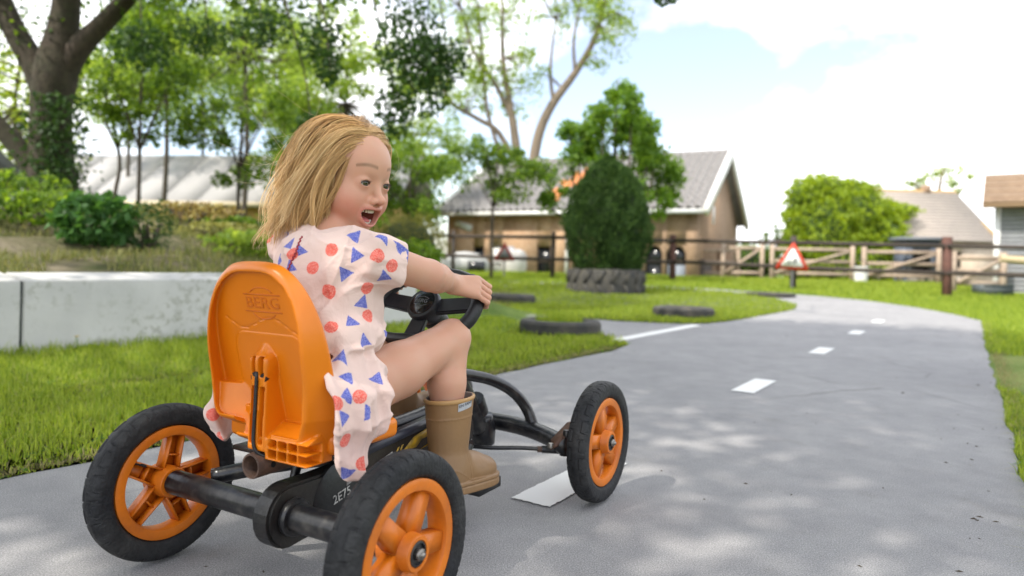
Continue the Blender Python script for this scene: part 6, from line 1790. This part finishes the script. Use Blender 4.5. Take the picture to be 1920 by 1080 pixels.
DRESS_PRINT = [
    ('b', (0.0925, 0.1029, 0.6457), (0.608, -0.687, 0.397), -0.15),
    ('b', (-0.0544, 0.1636, 0.6663), (0.493, 0.627, 0.603), 0.9),
    ('b', (0.1122, 0.0855, 0.6098), (0.432, -0.902, -0.004), 3.1),
    ('b', (0.0938, 0.0776, 0.5762), (0.775, -0.615, -0.145), 3.3),
    ('b', (0.009, 0.0474, 0.6167), (0.55, -0.82, 0.159), -1.2),
    ('b', (-0.0534, 0.0569, 0.5978), (-0.418, -0.908, 0.033), 1.0),
    ('b', (-0.027, 0.0573, 0.6287), (-0.127, -0.806, 0.578), 0.4),
    ('b', (0.1477, 0.1192, 0.6453), (0.733, -0.114, 0.671), -0.3),
    ('b', (0.1483, 0.1214, 0.5709), (0.538, -0.397, -0.743), 2.9),
    ('b', (0.1154, 0.0759, 0.4906), (0.584, -0.295, 0.756), -1.4),
    ('b', (0.1324, 0.0905, 0.4562), (0.998, 0.059, 0.007), -1.5),
    ('b', (0.1355, 0.0329, 0.436), (0.611, -0.174, 0.772), 0.0),
    ('b', (0.1543, 0.0289, 0.4023), (0.722, -0.184, 0.667), -0.4),
    ('b', (0.1693, 0.0088, 0.3741), (0.802, 0.13, 0.584), 2.0),
    ('b', (0.1768, -0.0032, 0.341), (0.983, -0.014, 0.181), 3.2),
    ('b', (0.1714, 0.012, 0.2451), (0.684, -0.688, -0.242), -1.0),
    ('b', (0.1114, 0.1052, 0.5234), (0.91, -0.375, -0.175), 2.4),
    ('b', (0.1601, 0.0953, 0.3913), (0.51, -0.507, 0.695), 0.2),
    ('b', (0.1937, 0.04, 0.3458), (0.963, 0.198, 0.183), 0.9),
    ('b', (-0.0054, 0.0389, 0.5864), (-0.004, -0.975, 0.221), 0.8),
    ('r', (0.0672, 0.0703, 0.6194), (0.356, -0.932, 0.074), 0),
    ('r', (0.0403, 0.0515, 0.5858), (0.249, -0.935, 0.254), 0),
    ('r', (0.0751, 0.0579, 0.5436), (0.554, -0.693, -0.461), 0),
    ('r', (0.1016, 0.0387, 0.4839), (0.374, -0.651, 0.661), 0),
    ('r', (0.1203, 0.1091, 0.5513), (0.77, -0.27, -0.578), 0),
    ('r', (0.1506, 0.1024, 0.6122), (0.768, -0.285, 0.573), 0),
    ('r', (0.1134, 0.1183, 0.4981), (0.949, -0.161, 0.27), 0),
    ('r', (0.1828, 0.027, 0.3732), (0.608, -0.662, 0.438), 0),
    ('r', (0.1736, -0.0213, 0.3692), (0.577, -0.701, 0.419), 0),
    ('r', (0.1749, 0.004, 0.3026), (0.974, -0.136, -0.18), 0),
    ('r', (0.1826, 0.04, 0.2569), (0.955, -0.149, 0.258), 0),
    ('r', (-0.0054, 0.0431, 0.6117), (0.104, -0.921, 0.375), 0),
    ('r', (-0.1467, -0.008, 0.305), (0.862, -0.498, 0.091), 0),
    ('r', (-0.142, 0.0027, 0.2596), (-0.19, -0.964, -0.189), 0),
    ('r', (0.161, 0.1287, 0.5928), (0.896, -0.384, -0.223), 0)]
centres = []
for kind, c, n, a in DRESS_PRINT:
    i0 = nearest(c, n); centres.append(V[i0]); stamp(i0, kind, .0122 if kind == 'r' else .0163, a)
# the far sides, in the same loose spacing
cand = rng.permutation(len(V))
for i0 in cand[:6000]:
    c = V[i0]
    if np.min(np.linalg.norm(A(*centres)-c, axis=1)) > .047 and (nV[i0, 1] > .25 or nV[i0, 0] < -.5):
        centres.append(c); kd = 'r' if rng.random() < .42 else 'b'; stamp(i0, kd, .0122 if kd == 'r' else .0172, rng.uniform(0, 6.28))
for nm, ar in (('ink_blue', blue), ('ink_red', red)):
    at = dress_me.attributes.new(nm, 'FLOAT', 'POINT'); at.data.foreach_set('value', ar.astype(np.float32))
dm_ = bpy.data.materials.new('printed_cotton'); dm_.use_nodes = True
nt = dm_.node_tree; N, L = nt.nodes, nt.links; b = N['Principled BSDF']
b.inputs['Roughness'].default_value = .9; b.inputs['Specular IOR Level'].default_value = .15
b.inputs['Sheen Weight'].default_value = .15
tc = N.new('ShaderNodeTexCoord')
ns = N.new('ShaderNodeTexNoise'); ns.inputs['Scale'].default_value = 420; ns.inputs['Detail'].default_value = 3; L.new(tc.outputs['Object'], ns.inputs['Vector'])
ns2 = N.new('ShaderNodeTexNoise'); ns2.inputs['Scale'].default_value = 9; ns2.inputs['Detail'].default_value = 4; L.new(tc.outputs['Object'], ns2.inputs['Vector'])
base = N.new('ShaderNodeValToRGB'); base.color_ramp.elements[0].color = (.66, .475, .42, 1); base.color_ramp.elements[1].color = (.73, .565, .505, 1); L.new(ns2.outputs['Fac'], base.inputs['Fac'])
prev = base.outputs['Color']
for nm, c0, c1 in (('ink_blue', (.085, .105, .42), (.30, .31, .58)), ('ink_red', (.70, .115, .085), (.80, .33, .27))):
    at = N.new('ShaderNodeAttribute'); at.attribute_name = nm
    ad = N.new('ShaderNodeMath'); ad.operation = 'MULTIPLY_ADD'; L.new(ns.outputs['Fac'], ad.inputs[0]); ad.inputs[1].default_value = .0018; L.new(at.outputs['Fac'], ad.inputs[2])
    mr = N.new('ShaderNodeMapRange'); mr.inputs['From Min'].default_value = .0014; mr.inputs['From Max'].default_value = .0004; L.new(ad.outputs[0], mr.inputs['Value'])
    ink = N.new('ShaderNodeValToRGB'); ink.color_ramp.elements[0].position = .42; ink.color_ramp.elements[1].position = .72
    ink.color_ramp.elements[0].color = (*c0, 1); ink.color_ramp.elements[1].color = (*c1, 1); L.new(ns.outputs['Fac'], ink.inputs['Fac'])
    mx = N.new('ShaderNodeMix'); mx.data_type = 'RGBA'; L.new(mr.outputs[0], mx.inputs['Factor']); L.new(prev, mx.inputs['A']); L.new(ink.outputs['Color'], mx.inputs['B']); prev = mx.outputs['Result']
L.new(prev, b.inputs['Base Color'])
n3 = N.new('ShaderNodeTexNoise'); n3.inputs['Scale'].default_value = 34; n3.inputs['Detail'].default_value = 5; n3.inputs['Distortion'].default_value = 1.2; L.new(tc.outputs['Object'], n3.inputs['Vector'])
bp = N.new('ShaderNodeBump'); bp.inputs['Strength'].default_value = .55; bp.inputs['Distance'].default_value = .006; L.new(n3.outputs['Fac'], bp.inputs['Height'])
L.new(bp.outputs['Normal'], b.inputs['Normal'])
dress = link('dress', dress_me, dm_, girl)
# scalloped dark red edging down the back opening and round the sleeve hems
trim_m = mat('red_trim', (.30, .035, .05), .9)
pl_ = [nearest(c) for c in [[-0.0054, 0.0669, 0.643], [-0.0006, 0.0552, 0.6282], [0.0042, 0.0454, 0.6145], [-0.0021, 0.0437, 0.6011], [-0.0054, 0.0389, 0.5864], [-0.0078, 0.0371, 0.5738]]]
pts = catmull(np.array([V[i]+nV[i]*.001 for i in pl_]), 8)
pts = pts+np.c_[np.sin(np.arange(len(pts))*1.6)*.0022, np.zeros(len(pts)), np.zeros(len(pts))]
MB().tube(pts, .0015, 6, 1).build('back_trim', trim_m, dress, True, None)

# ---- hair: a close cap on the skull and several thousand strands blown back and down
def scalp(th, ph):                                          # th: 0 at the crown, ph: 0 forward, positive to her left
    d = np.stack([np.sin(th)*np.cos(ph), np.sin(th)*np.sin(ph), np.cos(th)], -1)
    return d*A(.0905, .0745, .0825)+A(-.014, 0, .026), nrm(d/A(.0905, .0745, .0825))
def hairline(ph):                                            # how far down from the crown hair grows
    a = np.abs(((ph+np.pi) % (2*np.pi))-np.pi)
    return np.interp(a, [0, .3, .55, .95, 1.25, 1.6, 2.2, 3.15], [1.12, 1.26, 1.42, 1.62, 1.84, 2.02, 2.15, 2.2])
# cap
nth, nph = 26, 64
Pc = []
for j in range(nph):
    ph = -np.pi+2*np.pi*j/nph; mx_ = float(hairline(ph))*.94
    for i in range(nth):
        p_, n_ = scalp(np.array(mx_*i/(nth-1)), np.array(ph)); Pc.append(p_+n_*(.0035*min(1, (nth-1-i)/5-.1)))
Pc = A(*Pc).reshape(nph, nth, 3)
I, J = np.meshgrid(np.arange(nph), np.arange(nth-1), indexing='ij'); I2 = (I+1) % nph
capQ = np.stack([I*nth+J, I*nth+J+1, I2*nth+J+1, I2*nth+J], -1).reshape(-1, 4)

def inside_push(P, off):
    """push points outside the skull and neck by off"""
    c = A(-.014, 0, .020); r = A(.0905, .0745, .088)
    w = (P-c)/(r+off[:, None]); k = np.linalg.norm(w, axis=1); m_ = k < 1
    P[m_] = c+(w[m_]/k[m_, None])*(r+off[m_, None])
    return P
ns_, nst = 8200, 16
ph = np.where(np.arange(ns_) < 6000, rng.uniform(-np.pi, np.pi, ns_), rng.uniform(-1.7, 1.2, ns_)); th = np.arccos(1-rng.random(ns_)*(1-np.cos(hairline(ph))))
th = np.where(np.arange(ns_) < 6000, th, hairline(ph)*rng.uniform(.55, 1.0, ns_))
th = np.minimum(th, hairline(ph)*rng.uniform(.93, 1, ns_))
P, Nn = scalp(th, ph)
cseed = P[rng.integers(0, ns_, 260)]; cl = np.argmin(((P[:, None]-cseed[None])**2).sum(2), 1); cj = rng.normal(0, 1, (260, 3)); cs_ = rng.random(260)
off = .006+.020*rng.random(ns_)*(.6+.6*cs_[cl])*(1.0-.35*(P[:, 0] > .03))
# strands fall away from a parting along the crown, sweep backwards and curl in a little at the ends
sgn = np.where(P[:, 1]+.012+rng.normal(0, .006, ns_) > 0, 1., -1.)
v = np.stack([-.50-0*P[:, 0], sgn*(.55+.5*(P[:, 0] > .045)), -.30-.30*(th > 1.0)*(P[:, 0] < .045)], 1)+.10*cj[cl]*A(1, .6, .6)+rng.normal(0, .05, (ns_, 3))
v = nrm(v-Nn*(v*Nn).sum(1, keepdims=True)*.9)
fly = (rng.random(ns_) < .016) & (P[:, 0] < .0)
Lh = np.full(ns_, .26)
path = [P+Nn*.0045]
wind = A(-1.0, .25, .25)
hem = -.098+.017*cj[cl][:, 0]+rng.normal(0, .016, ns_)-.02*(P[:, 0] < -.05)
alive = np.ones(ns_)
flick = ((cj[cl][:, 1] > .95) & (P[:, 0] < .02) & (P[:, 2] < .045)).astype(float)*rng.uniform(.4, 1.2, ns_)
for k in range(nst):
    t = k/nst; ds = (Lh/nst*alive)[:, None]
    pcur = path[-1]
    sg = min(1, t*1.5)
    fx = np.interp(pcur[:, 0], [-.10, -.07, -.03, .02, .07], [.24, .08, -.13, -.24, -.50])-.75*np.clip(pcur[:, 1]*18, 0, 1)*np.clip((pcur[:, 0]+.02)*20, 0, 1)
    lat = np.abs(pcur[:, 1]); gz_ = np.where(pcur[:, 0] > .0, np.interp(lat, [.02, .05], [.15, 1.]), 1.)
    gdir = np.stack([fx*(1-.45*sg), sgn*.75*(1-gz_), (-.72-.28*sg)*gz_], 1)*(.45+.3*t)
    gdir = gdir+(A(-1.1, .1, .35)*max(0, t-.45)*1.5)*flick[:, None]
    gdir = np.where(fly[:, None], wind*.22+cj[cl]*.12, gdir)
    curl = np.stack([np.sin(t*5+cs_[cl]*9), np.cos(t*4+cs_[cl]*7), .3*np.sin(t*7+cs_[cl]*11)], 1)*.26*t
    inward = np.clip((t-.6)/.3, 0, 1)*A(.30, 0, .12)*(pcur[:, 0:1] < -.05)
    v = nrm(v+gdir+curl+inward+rng.normal(0, .03, (ns_, 3))+.13*cj[cl]*np.sin(t*6+cs_[cl][:, None]*6))
    q_ = pcur+v*ds
    o_ = np.where(fly, .004, off)*min(1, .35+k/4)
    q_ = inside_push(q_, o_)
    nkc = q_-A(-.022, 0, 0); rr_ = np.hypot(nkc[:, 0], nkc[:, 1]); lim = np.where(q_[:, 2] < -.05, .050+off*.8, 0)
    m_ = rr_ < lim; sc = (lim/np.maximum(rr_, 1e-6))[:, None]
    q_[:, :2] = np.where(m_[:, None], A(-.022, 0)+nkc[:, :2]*sc, q_[:, :2])
    alive = np.where((P[:, 1] > .025) & (P[:, 0] > .025) & (k > 3), .12, alive)
    alive = np.where((q_[:, 2] < hem) & ~fly, .15, alive)
    path.append(q_)
Pth = np.stack(path, 1)                                      # strands x points x 3
# smooth along the strand
for _ in range(2): Pth[:, 1:-1] = .5*Pth[:, 1:-1]+.25*(Pth[:, :-2]+Pth[:, 2:])
T = np.gradient(Pth, axis=1); T = nrm(T)
ref = nrm(rng.normal(0, 1, (ns_, 1, 3))); N1 = nrm(np.cross(T, ref)); N2 = np.cross(T, N1)
tt_ = np.linspace(0, 1, nst+1)
rad_h = (.00034+.00030*rng.random(ns_))[:, None]*np.interp(tt_, [0, .1, .75, 1], [.7, 1, .8, .12])[None]
rad_h = np.where(fly[:, None], rad_h*.30, rad_h)
ring_ = []
for k in range(3):
    a = 2*np.pi*k/3; ring_.append(Pth+rad_h[..., None]*(math.cos(a)*N1+math.sin(a)*N2))
Vh = np.stack(ring_, 2).reshape(-1, 3)                       # s, t, k
base_i = (np.arange(ns_)[:, None, None]*(nst+1)+np.arange(nst)[None, :, None])*3
kk = np.arange(3)[None, None, :]; k2 = (kk+1) % 3
Qh = np.stack([base_i+kk, base_i+k2, base_i+3+k2, base_i+3+kk], -1).reshape(-1, 4)
nC = nph*nth
Vall = np.concatenate([Pc.reshape(-1, 3), Vh]); Vall = to_body(Vall)
hm_ = raw_mesh('hair', Vall, [capQ, Qh+nC])
tone = .38+.55*cs_[cl]+rng.normal(0, .15, ns_)
tone = np.where(fly, 1.2, tone)
tone = np.repeat(np.clip(tone, 0, 1.3)[:, None]*np.ones((1, nst+1)), 3).reshape(ns_, nst+1, 3)
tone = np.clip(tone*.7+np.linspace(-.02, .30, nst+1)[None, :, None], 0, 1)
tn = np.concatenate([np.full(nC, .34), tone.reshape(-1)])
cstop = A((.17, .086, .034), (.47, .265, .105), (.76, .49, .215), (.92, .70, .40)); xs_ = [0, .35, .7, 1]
colh = np.stack([np.interp(tn, xs_, cstop[:, k]) for k in range(3)], 1)
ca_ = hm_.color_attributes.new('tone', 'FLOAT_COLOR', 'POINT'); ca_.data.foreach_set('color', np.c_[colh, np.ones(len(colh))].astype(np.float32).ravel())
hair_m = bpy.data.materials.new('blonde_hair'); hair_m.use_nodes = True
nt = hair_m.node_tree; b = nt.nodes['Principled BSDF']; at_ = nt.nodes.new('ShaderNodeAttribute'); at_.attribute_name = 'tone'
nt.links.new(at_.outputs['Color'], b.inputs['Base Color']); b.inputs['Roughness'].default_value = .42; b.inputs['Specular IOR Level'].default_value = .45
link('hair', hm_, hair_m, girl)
